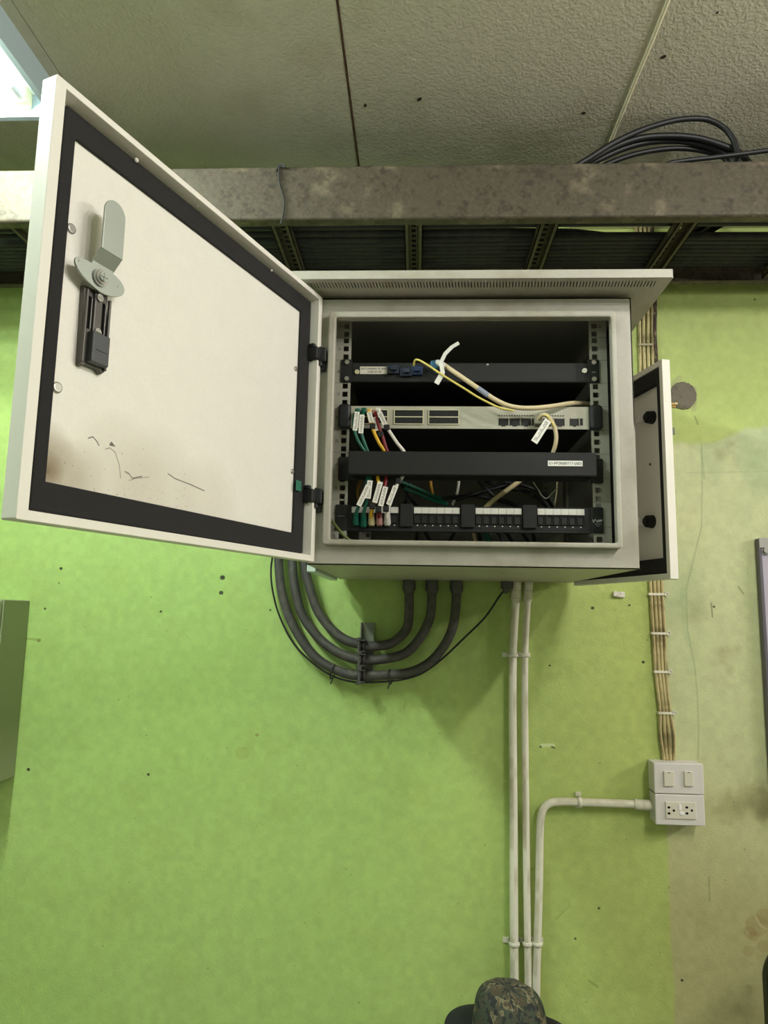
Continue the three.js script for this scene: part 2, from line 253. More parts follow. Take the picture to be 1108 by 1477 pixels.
// ---------- network cabinet ----------
const cab = thing('network_cabinet', 'pale grey wall cabinet hanging open with network gear on its rack rails', 'cabinet', [0, 1.6295, 0.285]);
{
  const xl = -0.286, xr = 0.286, yb = 1.6295, yt = 2.119, zf = 0.56, t = 0.002;
  const front = ext(ring(xl, yb, xr, yt, 0.0405, 0.0395, 0.0425, 0.043, 0.002), t, zf - t);
  const side = ring(0.012, yb, zf, yt, 0.04, 0.115, 0.03, 0.06); const sg = ext(side, t); sg.rotateY(-Math.PI / 2); sg.translate(xr, 0, 0);   // right side with its doorway
  part('cabinet_body', [front, uvm(sg), box(xl, xl + t, yb, yt, 0.012, zf), box(xl, xr, yt - t, yt, 0.012, zf), box(xl, xr, yb, yb + t, 0.012, zf)], M.paint, cab);
  part('back_panel', box(xl + t, xr - t, yb + t, yt - t, 0.012, 0.015), M.inside, cab, 'dark inner back of the cabinet');
  part('inner_lining', [box(xl + t, xl + t + 0.0015, yb + t, yt - t, 0.015, zf - 0.06), box(xl + t, xr - t, yt - t - 0.0015, yt - t, 0.015, zf - 0.06)], M.inside, cab);
  part('opening_lip', ext(ring(-0.258, 1.6635, 0.2545, 2.0876, 0.013, 0.009, 0.009, 0.0115, 0.006, 0.004), 0.0165, zf, 0.0025), M.paint, cab, 'raised gutter rim round the opening');
  // roof: hollow rain hood with a row of slots in its underside
  const s = rect(-0.338, 0.0, 0.338, 0.6225);
  for (let k = 0; k < 112; k++) { const x = -0.304 + k * 0.00558, h = new THREE.Path(); h.moveTo(x, 0.590); h.lineTo(x + 0.0018, 0.590); h.lineTo(x - 0.0007, 0.612); h.lineTo(x - 0.0025, 0.612); h.closePath(); s.holes.push(h); }
  const under = ext(s, 0.0015); under.rotateX(Math.PI / 2); under.translate(0, 2.1267, 0);
  const roof = part('rain_roof', [uvm(under), box(-0.338, 0.338, 2.1395, 2.141, 0.0, 0.6225), box(-0.338, 0.338, 2.1252, 2.141, 0.6215, 0.6245, 0.0008), box(-0.3395, -0.338, 2.1252, 2.141, 0, 0.6225), box(0.338, 0.3395, 2.1252, 2.141, 0, 0.6225)], M.paint, cab, 'overhanging rain roof with slotted underside');
  part('roof_spacer', box(-0.26, 0.26, 2.117, 2.1262, 0.05, 0.5), M.blackDeep, cab);

  // rack rails with their square holes
  const railTex = print(64, 1024, (c, w, h) => { c.strokeStyle = 'rgba(40,40,36,.55)'; c.fillStyle = 'rgba(30,30,28,.8)'; c.lineWidth = 1.5; c.font = '20px sans-serif';
    for (let k = 0; k < 10; k++) { const yy = 1.9738 - 0.04445 * (k - 2), py = h - (yy - 1.655) / 0.44 * h; c.beginPath(); c.moveTo(0, py); c.lineTo(w, py); c.stroke(); c.fillText(String(10 - k), 24, py - 44); } }, '#a9a79b');
  M.railPrint = new THREE.MeshStandardMaterial({ map: railTex, roughness: 0.5, metalness: 0.1 });
  for (const [x0, x1, hx] of [[-0.264, -0.222, -0.2318], [0.2215, 0.2535, 0.2312]]) {
    const q = rect(x0, 1.655, x1, 2.095);
    for (let u = -7; u <= 2; u++) for (const d of [-0.015875, 0, 0.015875]) { const y = 1.996 + u * 0.04445 + d; if (y > 1.66 && y < 2.085) hole(q, hx - 0.0049, y - 0.0049, hx + 0.0049, y + 0.0049, 0.0006); }
    const g = ext(q, 0.002, 0.5125), uv = g.attributes.uv, p = g.attributes.position;
    for (let i = 0; i < p.count; i++) uv.setXY(i, (p.getX(i) - x0) / (x1 - x0), (p.getY(i) - 1.655) / 0.44);
    const sx = x0 < 0 ? [x0, x0 + 0.002] : [x1 - 0.002, x1];
    part('mounting_rail', [g, box(sx[0], sx[1], 1.655, 2.095, 0.47, 0.5125)], M.railPrint, cab, x0 < 0 ? 'rack rail on the hinge side' : 'rack rail away from the hinges');
  }
  for (const [x0, x1, hx] of [[0.2048, 0.2326, 0.211], [-0.2326, -0.2048, -0.211]]) {
    const q = rect(x0, 1.64, x1, 2.1); for (let u = -7; u <= 1; u++) for (const d of [-0.015875, 0, 0.015875]) hole(q, hx - 0.0049, 1.9965 + u * 0.04445 + d - 0.0049, hx + 0.0049, 1.9965 + u * 0.04445 + d + 0.0049);
    part('mounting_rail', ext(q, 0.002, 0.12), M.rail, cab);
  }
  part('rail_brace', [box(0.257, 0.2781, 1.64, 2.1, 0.118, 0.122), box(0.2535, 0.283, 1.64, 1.66, 0.12, 0.51)], M.rail, cab);
  part('cable_guard', box(0.2625, 0.2645, 1.655, 2.095, 0.06, 0.50), M.rail, cab);
  part('side_seal', box(0.2545, 0.2605, 1.69, 2.078, 0.49, 0.512, 0.002), M.rubber, cab);

  // hinges
  for (const y of [2.0055, 1.7475]) part('hinge', [box(-0.291, -0.2605, y - 0.0135, y + 0.0135, 0.5605, 0.578, 0.003), rod([-0.2725, y - 0.02, 0.571], [-0.2725, y + 0.015, 0.571], 0.006), box(-0.2735, -0.2625, y - 0.027, y - 0.012, 0.5605, 0.569, 0.002), rod([-0.267, y - 0.006, 0.577], [-0.267, y - 0.006, 0.5795], 0.004)], M.blackDeep, cab, 'black hinge');

  // ----- the open front door; its frame: x along the door from the hinge, y up, -z towards its inner face
  const door = new THREE.Group(); door.name = 'door'; door.position.set(-0.2713, 1.6336 - 1.6295, 0.5699 - 0.285); door.rotation.y = -111.5 * Math.PI / 180; cab.add(door); door.userData.label = 'open cabinet door with black seal and white inner face';
  const W = 0.585, H = 0.4829;
  // door skin with the dirt of the photograph: smears and scratches low on its free side
  const doorTex = print(1024, 840, (c, w, h) => {
    const P = (p) => [p[0] / W * w, h - p[1] / H * h];
    const id = c.getImageData(0, 0, w, h); for (let k = 0; k < w * h; k++) { const n = fbm((k % w) / 40, Math.floor(k / w) / 40, 4), m = fbm((k % w) / 5, Math.floor(k / w) / 5, 2), v = 4 * (n - 0.5) + 5 * (m - 0.5); id.data[4 * k] += v; id.data[4 * k + 1] += v; id.data[4 * k + 2] += v; } c.putImageData(id, 0, 0);
    const smear = (p, r, col) => { const [x, y] = P(p), q = c.createRadialGradient(x, y, 0, x, y, r); q.addColorStop(0, col); q.addColorStop(1, 'rgba(90,70,40,0)'); c.fillStyle = q; c.fillRect(x - r, y - r, 2 * r, 2 * r); };
    smear([0.5376,0.0583,0.02], 42, 'rgba(84,56,24,0.75)'); smear([0.5364,0.0804,0.02], 60, 'rgba(110,96,70,0.4)'); smear([0.5308,0.0513,0.02], 90, 'rgba(140,124,96,0.35)'); smear([0.4388,0.0681,0.02], 150, 'rgba(160,146,118,0.2)'); smear([0.3676,0.0666,0.02], 150, 'rgba(160,146,118,0.2)'); smear([0.2693,0.0613,0.02], 130, 'rgba(160,146,118,0.15)'); smear([0.4992,0.0571,0.02], 80, 'rgba(130,116,90,0.3)');
    const ln = (ps, lw, col) => { c.strokeStyle = col; c.lineWidth = lw; c.beginPath(); ps.map(P).forEach((p, i) => (i ? c.lineTo(...p) : c.moveTo(...p))); c.stroke(); };
    const ink = 'rgba(60,50,44,0.75)';
    ln([[0.4873,0.1057,0.02], [0.4806,0.1089,0.02], [0.4741,0.1048,0.02], [0.4706,0.1006,0.02]], 2.2, ink); ln([[0.461,0.0987,0.02], [0.4549,0.1017,0.02], [0.446,0.0986,0.02], [0.4381,0.0851,0.02], [0.4344,0.0689,0.02]], 1.8, 'rgba(80,70,60,0.6)'); ln([[0.4535,0.1087,0.02], [0.4499,0.1062,0.02], [0.4553,0.1058,0.02]], 5, ink);
    ln([[0.4286,0.0785,0.02], [0.4217,0.0772,0.02], [0.4155,0.0724,0.02], [0.3995,0.0779,0.02]], 2, ink); ln([[0.3542,0.09,0.02], [0.3405,0.086,0.02], [0.3268,0.0848,0.02], [0.3083,0.0833,0.02], [0.2891,0.0808,0.02], [0.2785,0.0796,0.02]], 2.2, ink); ln([[0.4209,0.0688,0.02], [0.4098,0.0734,0.02], [0.3875,0.0792,0.02]], 1.6, 'rgba(100,90,76,0.6)');
    const r = rng(11); for (let k = 0; k < 60; k++) { const p = P([0.30 + 0.24 * r(), 0.045 + 0.1 * r() * r()]); c.fillStyle = `rgba(80,64,48,${0.2 + 0.4 * r()})`; c.fillRect(p[0], p[1], 1 + 2 * r(), 1 + 2 * r()); }
  }, '#e9e5dc');
  const skinMat = new THREE.MeshStandardMaterial({ map: doorTex, roughness: 0.45 }); skinMat.bumpMap = noiseFine.clone(); skinMat.bumpMap.repeat.set(12, 10); skinMat.bumpScale = 0.00012;
  local('door_rim', ext(ring(0, 0, W, H, 0.012, 0.0135, 0.0105, 0.0085, 0.002), 0.0215, 0, 0.0008), M.doorWhite, door);
  const dp = plate(0.0115, W - 0.012, 0.009, H - 0.007, 0.0215, 0.003), du = dp.attributes.uv, dq = dp.attributes.position; for (let i = 0; i < dq.count; i++) du.setXY(i, dq.getX(i) / W, dq.getY(i) / H);
  local('inner_face', dp, skinMat, door, 'white inner face, smeared brown low down');
  const seal = ext(ring(0.0130, 0.0135, 0.5575, 0.4715, 0.0335, 0.0165, 0.0325, 0.0315, 0.003), 0.0045, 0.0158, 0.0018); local('door_seal', seal, M.rubber, door, 'black foam seal');
  for (const y of [0.3719, 0.1139]) local('hinge_leaf', [box(-0.003, 0.0205, y - 0.0115, y + 0.0115, -0.0035, 0.0185, 0.0025), box(0.008, 0.0195, y + 0.0115, y + 0.0185, 0.004, 0.015, 0.002)], M.blackDeep, door, 'black hinge leaf through the rim');
  // screws and washers on the inner face
  for (const [p, r] of [[[0.5344,0.3353,0.02], 0.0058], [[0.535,0.1507,0.02], 0.0062], [[0.0527,0.3326,0.02], 0.0042], [[0.0516,0.1508,0.02], 0.0042]]) { const a = new THREE.TorusGeometry(r * 0.72, r * 0.32, 8, 18); a.translate(p[0], p[1], 0.019); const b = new THREE.CylinderGeometry(r * 0.6, r * 0.7, 0.003, 12); b.rotateX(Math.PI / 2); b.translate(p[0], p[1], 0.0185); local('screw', [a, b], M.chrome, door); }
  for (const [p, r] of [[[0.4528,0.4695,0.013], 0.003], [[0.3359,0.4748,0.013], 0.002], [[0.1476,0.4684,0.013], 0.002]]) { const b = new THREE.SphereGeometry(r, 10, 8); b.translate(p[0], p[1], 0.0135); local('paint_drip', b, M.doorWhite, door); }
  for (const p of [[0.5483,0.013,0.004], [0.4971,0.0132,0.004], [0.4643,0.0128,0.004], [0.1358,0.0123,0.004], [0.0768,0.0142,0.004]]) local('paint_chip', new THREE.CylinderGeometry(0.0032, 0.0026, 0.0006, 9).translate(p[0], 0.0106, 0.006), mat(0x3a352e, 0.8), door);
  // latch: black slotted guide on the face, zinc cam with its bent tongue
  const guide = [[0.4815, 0.272 - 0.0], [0.516, 0.272]];
  const gs = new THREE.Shape(); gs.moveTo(0.5155, 0.276); gs.lineTo(0.4815, 0.278); gs.lineTo(0.4790, 0.222); gs.lineTo(0.4775, 0.186); gs.lineTo(0.482, 0.182); gs.lineTo(0.487, 0.186); gs.lineTo(0.5055, 0.186); gs.lineTo(0.5085, 0.183); gs.lineTo(0.513, 0.184); gs.lineTo(0.514, 0.22); gs.closePath();
  gs.holes.push(rect(0.5040, 0.228, 0.5095, 0.266, 0.002, THREE.Path), rect(0.4835, 0.228, 0.4890, 0.266, 0.002, THREE.Path));
  local('latch_guide', [ext(gs, 0.008, 0.0125, 0.001), box(0.4905, 0.5025, 0.224, 0.276, 0.009, 0.0125, 0.002), box(0.4785, 0.4815, 0.186, 0.272, 0.0085, 0.0125, 0.001), box(0.5115, 0.5145, 0.186, 0.272, 0.0085, 0.0125, 0.001)], mat(0x5d5a56, 0.42, { metalness: 0.55 }), door, 'dark slotted latch guide');
  local('latch_slot_back', box(0.4825, 0.5105, 0.227, 0.267, 0.0188, 0.0198), M.blackDeep, door);
  local('latch_block', [box(0.4815, 0.5065, 0.1885, 0.2245, 0.003, 0.016, 0.0015), box(0.4865, 0.501, 0.2035, 0.2045, 0.0022, 0.0035)], mat(0x4c4d4f, 0.5, { metalness: 0.3 }), door, 'grey plastic slider block');
  for (const p of [[0.4975, 0.2675], [0.4965, 0.2265]]) { const a = new THREE.CylinderGeometry(0.0042, 0.0046, 0.004, 12); a.rotateX(Math.PI / 2); a.translate(p[0], p[1], 0.0085); local('latch_screw', [a.toNonIndexed(), box(p[0] - 0.0032, p[0] + 0.0032, p[1] - 0.0006, p[1] + 0.0006, 0.0058, 0.0068)], M.chrome, door); }
  const cs = new THREE.Shape(); cs.moveTo(0.5385, 0.2925); cs.bezierCurveTo(0.5375, 0.283, 0.520, 0.2745, 0.500, 0.272); cs.bezierCurveTo(0.488, 0.271, 0.4655, 0.279, 0.4655, 0.2885); cs.bezierCurveTo(0.4655, 0.296, 0.474, 0.3005, 0.484, 0.302); cs.lineTo(0.484, 0.3045); cs.lineTo(0.5145, 0.3045); cs.lineTo(0.5155, 0.3005); cs.bezierCurveTo(0.526, 0.3005, 0.5395, 0.3005, 0.5385, 0.2925);
  for (const [x, y] of [[0.5310, 0.2925], [0.4735, 0.2885]]) { const h = new THREE.Path(); h.absellipse(x, y, 0.0034, 0.0044, 0, 7); cs.holes.push(h); }
  local('latch_cam', ext(cs, 0.003, 0.0035, 0.0006), M.zinc, door, 'zinc latch cam plate');
  const tongue = ext(rect(0.4835, 0.0, 0.5145, 0.062, 0.0), 0.0026, 0); // tongue: step out, then up
  const ts = new THREE.Shape(); ts.moveTo(0.4835, 0.317); ts.lineTo(0.5145, 0.317); ts.lineTo(0.5145, 0.366); ts.absarc(0.499, 0.366, 0.0155, 0, Math.PI); ts.closePath();
  const step = ext(rect(0.4835, -0.009, 0.5145, 0.009), 0.0026); step.rotateX(-0.72); step.translate(0, 0.3105, -0.0018);
  local('latch_tongue', [ext(ts, 0.0026, -0.0085, 0.0006), step], M.zinc, door, 'bent zinc latch tongue');
  for (const [r, h, z] of [[0.0098, 0.002, 0.0015], [0.0076, 0.003, -0.0003], [0.0052, 0.0035, -0.0025]]) { const a = new THREE.CylinderGeometry(r, r, h, 24); a.rotateX(Math.PI / 2); a.translate(0.5045, 0.2875, z); local('latch_bolt', r < 0.007 ? [a.toNonIndexed(), box(0.500, 0.509, 0.2867, 0.2883, -0.0056, -0.0045), box(0.5037, 0.5053, 0.283, 0.292, -0.0056, -0.0045)] : a, r < 0.01 && r > 0.007 ? M.chrome : M.zinc, door); }
  local('green_tape', box(0.034, 0.050, 0.118, 0.136, 0.0105, 0.0125, 0.0008), mat(0x1f6a52, 0.6), door, 'scrap of green tape');

  // ----- the side panel, ajar on the hinge at the wall; its frame: x from hinge to free edge, +z towards its inner face
  const sp = new THREE.Group(); sp.name = 'side_panel'; sp.position.set(0.2868, 1.6207 - 1.6295, 0.0498 - 0.285); sp.rotation.y = -1.32726; cab.add(sp); sp.userData.label = 'narrow side panel standing ajar with black seal';
  const w2 = 0.3952, h2 = 0.4308;
  local('panel_shell', [ext(ring(0, 0, w2, h2, 0.011, 0.011, 0.011, 0.011, 0.0015), 0.017, -0.017, 0.0006), box(0.01, w2 - 0.01, 0.01, h2 - 0.01, -0.0168, -0.0155)], M.doorWhite, sp);
  local('panel_seal', ext(ring(0.0115, 0.0115, w2 - 0.0115, h2 - 0.0115, 0.03, 0.014, 0.03, 0.03), 0.0135, -0.0155, 0.002), M.rubber, sp);
  for (const [s, y] of [[0.333, 0.330], [0.318, 0.1185]]) {
    const k = rod([s, y, -0.0154], [s, y, -0.002], 0.0135, 18, 0.012);
    local('quarter_latch', [k, rod([s, y, -0.002], [s, y, 0.002], 0.008, 14)], M.rubber, sp, 'black latch body');
    local('latch_arm', [box(s - 0.034, s - 0.004, y - 0.006, y + 0.010, -0.001, 0.0015, 0.001), box(s - 0.038, s - 0.018, y - 0.006, y + 0.010, 0.0005, 0.005, 0.001)], M.whitePlastic, sp, 'pale latch arm');
  }
  local('rust_spot', new THREE.CylinderGeometry(0.003, 0.003, 0.0006, 8).rotateX(Math.PI / 2).translate(0.318, 0.236, -0.015), mat(0x7a2c16, 0.8), sp);
  // fixed panel on the other flank, hung a little low
  part('side_panel', [box(-0.306, -0.2885, 1.6235, 2.05, 0.06, 0.43, 0.002)], mat(0xcfe0d4, 0.45), cab);
}

// ---------- rack gear ----------
{
  const t = thing('fibre_tray', 'black fibre patch tray with a two-line printed label, topmost in the rack', 'patch tray', [0, 1.9745, 0.4]);
  part('tray_body', [box(-0.2195, 0.217, 1.9745, 2.0125, 0.25, 0.5165, 0.0015), box(-0.2195, 0.217, 1.976, 1.9772, 0.5165, 0.5172)], M.black, t);
  for (const [x0, x1] of [[-0.2405, -0.2195], [0.217, 0.2385]]) {
    const e = part('rack_ear', ext(rect(x0, 1.974, x1, 2.0187, 0.003), 0.0025, 0.5148, 0.0005), M.black, t);
    for (const dy of [0.0062, -0.0258]) { const s = new THREE.CylinderGeometry(0.0042, 0.0048, 0.003, 14).rotateX(Math.PI / 2).toNonIndexed(); s.translate((x0 + x1) / 2 + (x0 < 0 ? 0.001 : 0.0005), 2.0063 + dy, 0.519); const q = geo([s, box((x0 + x1) / 2 - 0.003, (x0 + x1) / 2 + 0.004, 2.0058 + dy, 2.0068 + dy, 0.5202, 0.5208)]); q.translate(0, -1.9745, -0.4); local('ear_screw', q, M.chrome, e); }
  }
  part('captive_screw', [new THREE.CylinderGeometry(0.0044, 0.0044, 0.004, 14).rotateX(Math.PI / 2).toNonIndexed().translate(-0.2096, 1.9935, 0.5185)], mat(0xc9c29c, 0.4), t);
  part('captive_screw', [new THREE.CylinderGeometry(0.0046, 0.0046, 0.004, 14).rotateX(Math.PI / 2).toNonIndexed().translate(0.2110, 1.9965, 0.5185), box(0.2075, 0.2145, 1.996, 1.997, 0.5204, 0.5212)], mat(0xd6d2c4, 0.4), t);
  part('small_screw', new THREE.SphereGeometry(0.003, 10, 8).translate(0.0335, 2.0085, 0.5165), M.chrome, t);
  const lt = print(512, 150, (c, w, h) => { c.fillStyle = '#222'; c.textAlign = 'center'; c.font = 'bold 52px sans-serif'; c.fillText('ODF G.PRAKAS TO_MDF', w / 2, 62, w - 16); c.fillText('CORE G1-G4', w / 2 + 20, 124, 260); }, '#d9d3c6');
  part('printed_label', plate(-0.2045, -0.1535, 1.990, 2.0045, 0.5172, 0.0008), new THREE.MeshStandardMaterial({ map: lt, roughness: 0.6 }), t, 'white printed label');
  part('ear_print', plate(0.222, 0.2345, 1.9925, 1.9960, 0.5176, 0.0004), new THREE.MeshStandardMaterial({ map: print(128, 36, (c) => { c.fillStyle = '#aaa'; c.font = 'bold 30px sans-serif'; c.fillText('LINK', 22, 29); }, '#1b1c1e'), roughness: 0.6 }), t);
  for (const [x, y] of [[-0.142, 2.0], [-0.098, 1.998], [-0.118, 1.995]]) part('fibre_adaptor', [box(x - 0.011, x + 0.011, y - 0.0105, y + 0.006, 0.5165, 0.523, 0.001), box(x - 0.005, x + 0.006, y - 0.006, y + 0.003, 0.523, 0.53, 0.001)], x > -0.11 ? mat(0x122c52, 0.5) : mat(0x132136, 0.5), t, 'dark blue fibre adaptor');
  part('tray_knob', [rod([-0.1475, 1.9935, 0.5165], [-0.1475, 1.9935, 0.526], 0.0055)], M.blackDeep, t);
}
{
  const t = thing('network_switch', 'pale grey rack switch with two black port blocks and square uplink sockets', 'network switch', [0, 1.885, 0.38]);
  part('switch_case', box(-0.2195, 0.217, 1.8862, 1.927, 0.2, 0.5165, 0.001), mat(0x23282a, 0.55, { metalness: 0.3 }), t);
  part('front_panel', ext(rect(-0.2195, 1.8856, 0.217, 1.928), 0.0016, 0.5162, 0.0003), bumpy(mat(0xb4b1a0, 0.5), noiseFine, 0.03, 0.0001), t, 'pale grey front panel');
  for (const [x0, x1] of [[-0.2425, -0.2195], [0.217, 0.2405]]) part('rack_ear', ext(rect(x0, 1.8838, x1, 1.9305, 0.007), 0.0115, 0.5148, 0.004), mat(0x15171c, 0.5), t, 'rounded black ear');
  const edge = mat(0xc9c4a8, 0.5), pit = M.blackDeep;
  for (const [x0, x1] of [[-0.197, -0.1500], [-0.1395, -0.0845], [-0.0760, -0.0190]]) {
    const b = part('port_block', ext(ring(x0, 1.8928, x1, 1.9215, 0.0018, 0.0018, 0.0018, 0.0018), 0.0022, 0.5178), edge, t);
    const L = (g) => g.translate(0, -1.885, -0.38);
    local('port_divider', L(box(x0 + 0.0018, x1 - 0.0018, 1.9062, 1.9082, 0.5178, 0.5198)), edge, b);
    for (const y of [1.8946, 1.9082]) { const n = 6, w = (x1 - x0 - 0.0036) / n; for (let k = 0; k < n; k++) { const xa = x0 + 0.0018 + k * w; local('port', L(geo([box(xa, xa + w, y, y + 0.0117, 0.5176, 0.5184), box(xa + w - 0.0005, xa + w + 0.0002, y, y + 0.0115, 0.5184, 0.5192), box(xa + w * 0.25, xa + w * 0.75, y > 1.9 ? y + 0.0095 : y, y > 1.9 ? y + 0.0117 : y + 0.0022, 0.5184, 0.5188)])), pit, b); } }
  }
  for (const [xa, xb] of [[[0.0539,1.9035,0.518][0], [0.0697,1.9036,0.518][0]], [[0.0742,1.9036,0.518][0], [0.0906,1.9037,0.518][0]], [[0.095,1.9037,0.518][0], [0.1107,1.9038,0.518][0]], [[0.1152,1.9038,0.518][0], [0.1309,1.9039,0.518][0]], [[0.1359,1.9039,0.518][0], [0.1516,1.904,0.518][0]], [[0.156,1.904,0.518][0], [0.1717,1.9041,0.518][0]], [[0.1836,1.9041,0.518][0], [0.1974,1.9042,0.518][0]]])
    part('uplink_port', [box(xa, xb, 1.8925, 1.9055, 0.5176, 0.5186, 0.0003), box(xa - 0.0008, xa, 1.892, 1.906, 0.5176, 0.5196), box(xb, xb + 0.0008, 1.892, 1.906, 0.5176, 0.5196), box(xa + 0.004, xb - 0.004, 1.8905, 1.8925, 0.5176, 0.5186)], pit, t);
  part('console_port', box(0.2008, 0.2058, 1.893, 1.906, 0.5176, 0.5186), pit, t);
  const led = []; for (let k = 0; k < 26; k++) { if (k === 14) continue; const x = 0.053 + k * 0.00465; if (x < 0.176) led.push(box(x, x + 0.0026, 1.9098, 1.9118, 0.5177, 0.5182)); }
  const lp = part('indicator_row', led, pit, t); lp.userData.kind = 'stuff';
  part('status_lamp', new THREE.SphereGeometry(0.0014, 8, 6).translate(-0.1985, 1.9005, 0.519), new THREE.MeshStandardMaterial({ color: 0xd8ff90, emissive: 0xb8ff70, emissiveIntensity: 1.2 }), t);
}
{
  const t = thing('cable_manager', 'black cable manager with a white serial sticker between switch and patch panel', 'cable manager', [0, 1.7885, 0.53]);
  part('back_plate', box(-0.2195, 0.219, 1.7885, 1.8305, 0.5148, 0.5165), M.blackDeep, t);
  for (const [x0, x1] of [[-0.2400, -0.2195], [0.219, 0.2400]]) part('rack_ear', ext(rect(x0, 1.7868, x1, 1.8312, 0.002), 0.004, 0.5148, 0.0008), M.blackDeep, t);
  const c = ext(rect(-0.2185, 1.7905, 0.2190, 1.8335, 0.004), 0.006, 0.552, 0.0022);
  part('cover', [c, box(-0.2185, 0.219, 1.8305, 1.8325, 0.545, 0.554), box(-0.2185, 0.219, 1.7905, 1.7925, 0.545, 0.554), ...[-0.216, 0.211].map((x) => box(x, x + 0.006, 1.794, 1.829, 0.5165, 0.553))], M.black, t, 'smooth black cover');
  part('serial_sticker', plate(...[[0.134,1.8136,0.5585][0], [0.1941,1.814,0.5585][0]], [0.1634,1.8085,0.5585][1], [0.1636,1.8181,0.5585][1], 0.5583, 0.0006), new THREE.MeshStandardMaterial({ map: print(512, 80, (c2, w) => { c2.fillStyle = '#1a1a1a'; c2.font = 'bold 60px sans-serif'; c2.textAlign = 'center'; c2.fillText('G1-PP296B0117-U603', w / 2, 61, w - 20); }, '#eceae4'), roughness: 0.6 }), t, 'white serial sticker');
}
{
  const t = thing('patch_bay', 'black patch panel with four white label strips, lowest in the rack', 'patch panel', [0, 1.695, 0.5]);
  part('panel_plate', [ext(rect(-0.2225, 1.7005, 0.2165, 1.741), 0.003, 0.5148, 0.0004), box(-0.2205, 0.2165, 1.695, 1.7005, 0.50, 0.5178), box(-0.22, 0.214, 1.704, 1.731, 0.492, 0.5148)], M.black, t);
  for (const [x0, x1] of [[-0.2430, -0.2225], [0.2165, 0.2385]]) part('rack_ear', ext(rect(x0, 1.6955, x1, 1.7425, 0.002), 0.003, 0.5148, 0.0005), M.blackDeep, t);
  for (let k = 0; k < 4; k++) {
    const x0 = [[-0.191,1.7306,0.52][0], [-0.1005,1.7317,0.52][0], [0.0106,1.7316,0.52][0], [0.1214,1.7329,0.52][0]][k], x1 = [[-0.1281,1.7313,0.52][0], [-0.0174,1.7326,0.52][0], [0.0936,1.7326,0.52][0], [0.205,1.7338,0.52][0]][k], xs = k ? x0 : x1 - (0.0855);
    const w = (x1 - xs) / 6;
    for (let j = 0; j < 6; j++) {
      part('label_strip', box(xs + j * w + 0.0002, xs + (j + 1) * w - 0.0002, 1.7275, 1.7385, 0.5176, 0.5192, 0.0004), M.label, t);
      const xa = xs + j * w + 0.0008, xb = xs + (j + 1) * w - 0.0008;
      part('jack_port', [ext(ring(xa, 1.7095, xb, 1.726, 0.0009, 0.0009, 0.0009, 0.0009), 0.003, 0.5178), box(xa + 0.0008, xb - 0.0008, 1.7103, 1.7252, 0.5176, 0.5181)], M.blackDeep, t);
      part('port_mark', box((xa + xb) / 2 - 0.0011, (xa + xb) / 2 + 0.0011, 1.7048, 1.7066, 0.5177, 0.5183), M.label, t);
    }
    if (k) part('blank_block', ext(rect([0, [-0.1254,1.7212,0.52][0], [-0.0155,1.7225,0.52][0], [0.0948,1.7238,0.52][0]][k], 1.7025, xs - 0.0015, 1.7445, 0.002), 0.007, 0.5165, 0.001), M.black, t);
  }
  part('maker_mark', plate(0.2185, 0.2375, 1.7020, 1.7250, 0.5181, 0.0005), new THREE.MeshStandardMaterial({ map: print(256, 300, (c, w) => { c.strokeStyle = '#cfd2d2'; c.fillStyle = '#cfd2d2'; c.lineWidth = 13; c.beginPath(); c.moveTo(20, 130); c.lineTo(70, 60); c.lineTo(120, 130); c.stroke(); c.lineWidth = 8; c.beginPath(); c.moveTo(16, 60); c.quadraticCurveTo(10, 130, 60, 130); c.stroke(); c.font = 'italic bold 78px sans-serif'; c.fillText('MP', 112, 122); c.lineWidth = 5; c.font = '26px sans-serif'; c.fillText('NETCONNECT', 60, 180, 180); c.fillText('CAT 5E', 90, 225); }, '#131415'), roughness: 0.6 }), t, 'white maker mark');
  part('ear_print', plate(-0.2405, -0.2245, 1.7195, 1.7225, 0.5181, 0.0005), new THREE.MeshStandardMaterial({ map: print(128, 28, (c) => { c.fillStyle = '#8d9090'; c.font = 'bold 22px sans-serif'; c.fillText('NETWORK', 6, 22, 116); }, '#101112'), roughness: 0.6 }), t);
}

// ---------- patch cords and fibre ----------
function ribbon(a, b, w, thick = 0.0007) { const A = V(a), B = V(b), L = A.distanceTo(B), g = new THREE.BoxGeometry(w, L, thick).toNonIndexed(); const y = B.clone().sub(A).normalize(), z = new THREE.Vector3(0, -0.25, 1).normalize(), x = y.clone().cross(z).normalize(); z.crossVectors(x, y); g.applyMatrix4(new THREE.Matrix4().makeBasis(x, y, z).setPosition(A.add(B).multiplyScalar(0.5))); return g; }
function tagTex(seed) { return print(64, 256, (c, w, h) => { const r = rng(seed); c.fillStyle = '#2c2c2c'; for (let y = 20; y < h - 20; y += 13) { c.fillRect(18 + r() * 4, y, 8 + r() * 8, 6); if (r() > 0.35) c.fillRect(36, y, 6 + r() * 8, 6); } }, '#e9e6de'); }
const tagMats = [1, 2, 3].map((s) => new THREE.MeshStandardMaterial({ map: tagTex(s), roughness: 0.6 }));
let tagN = 0;
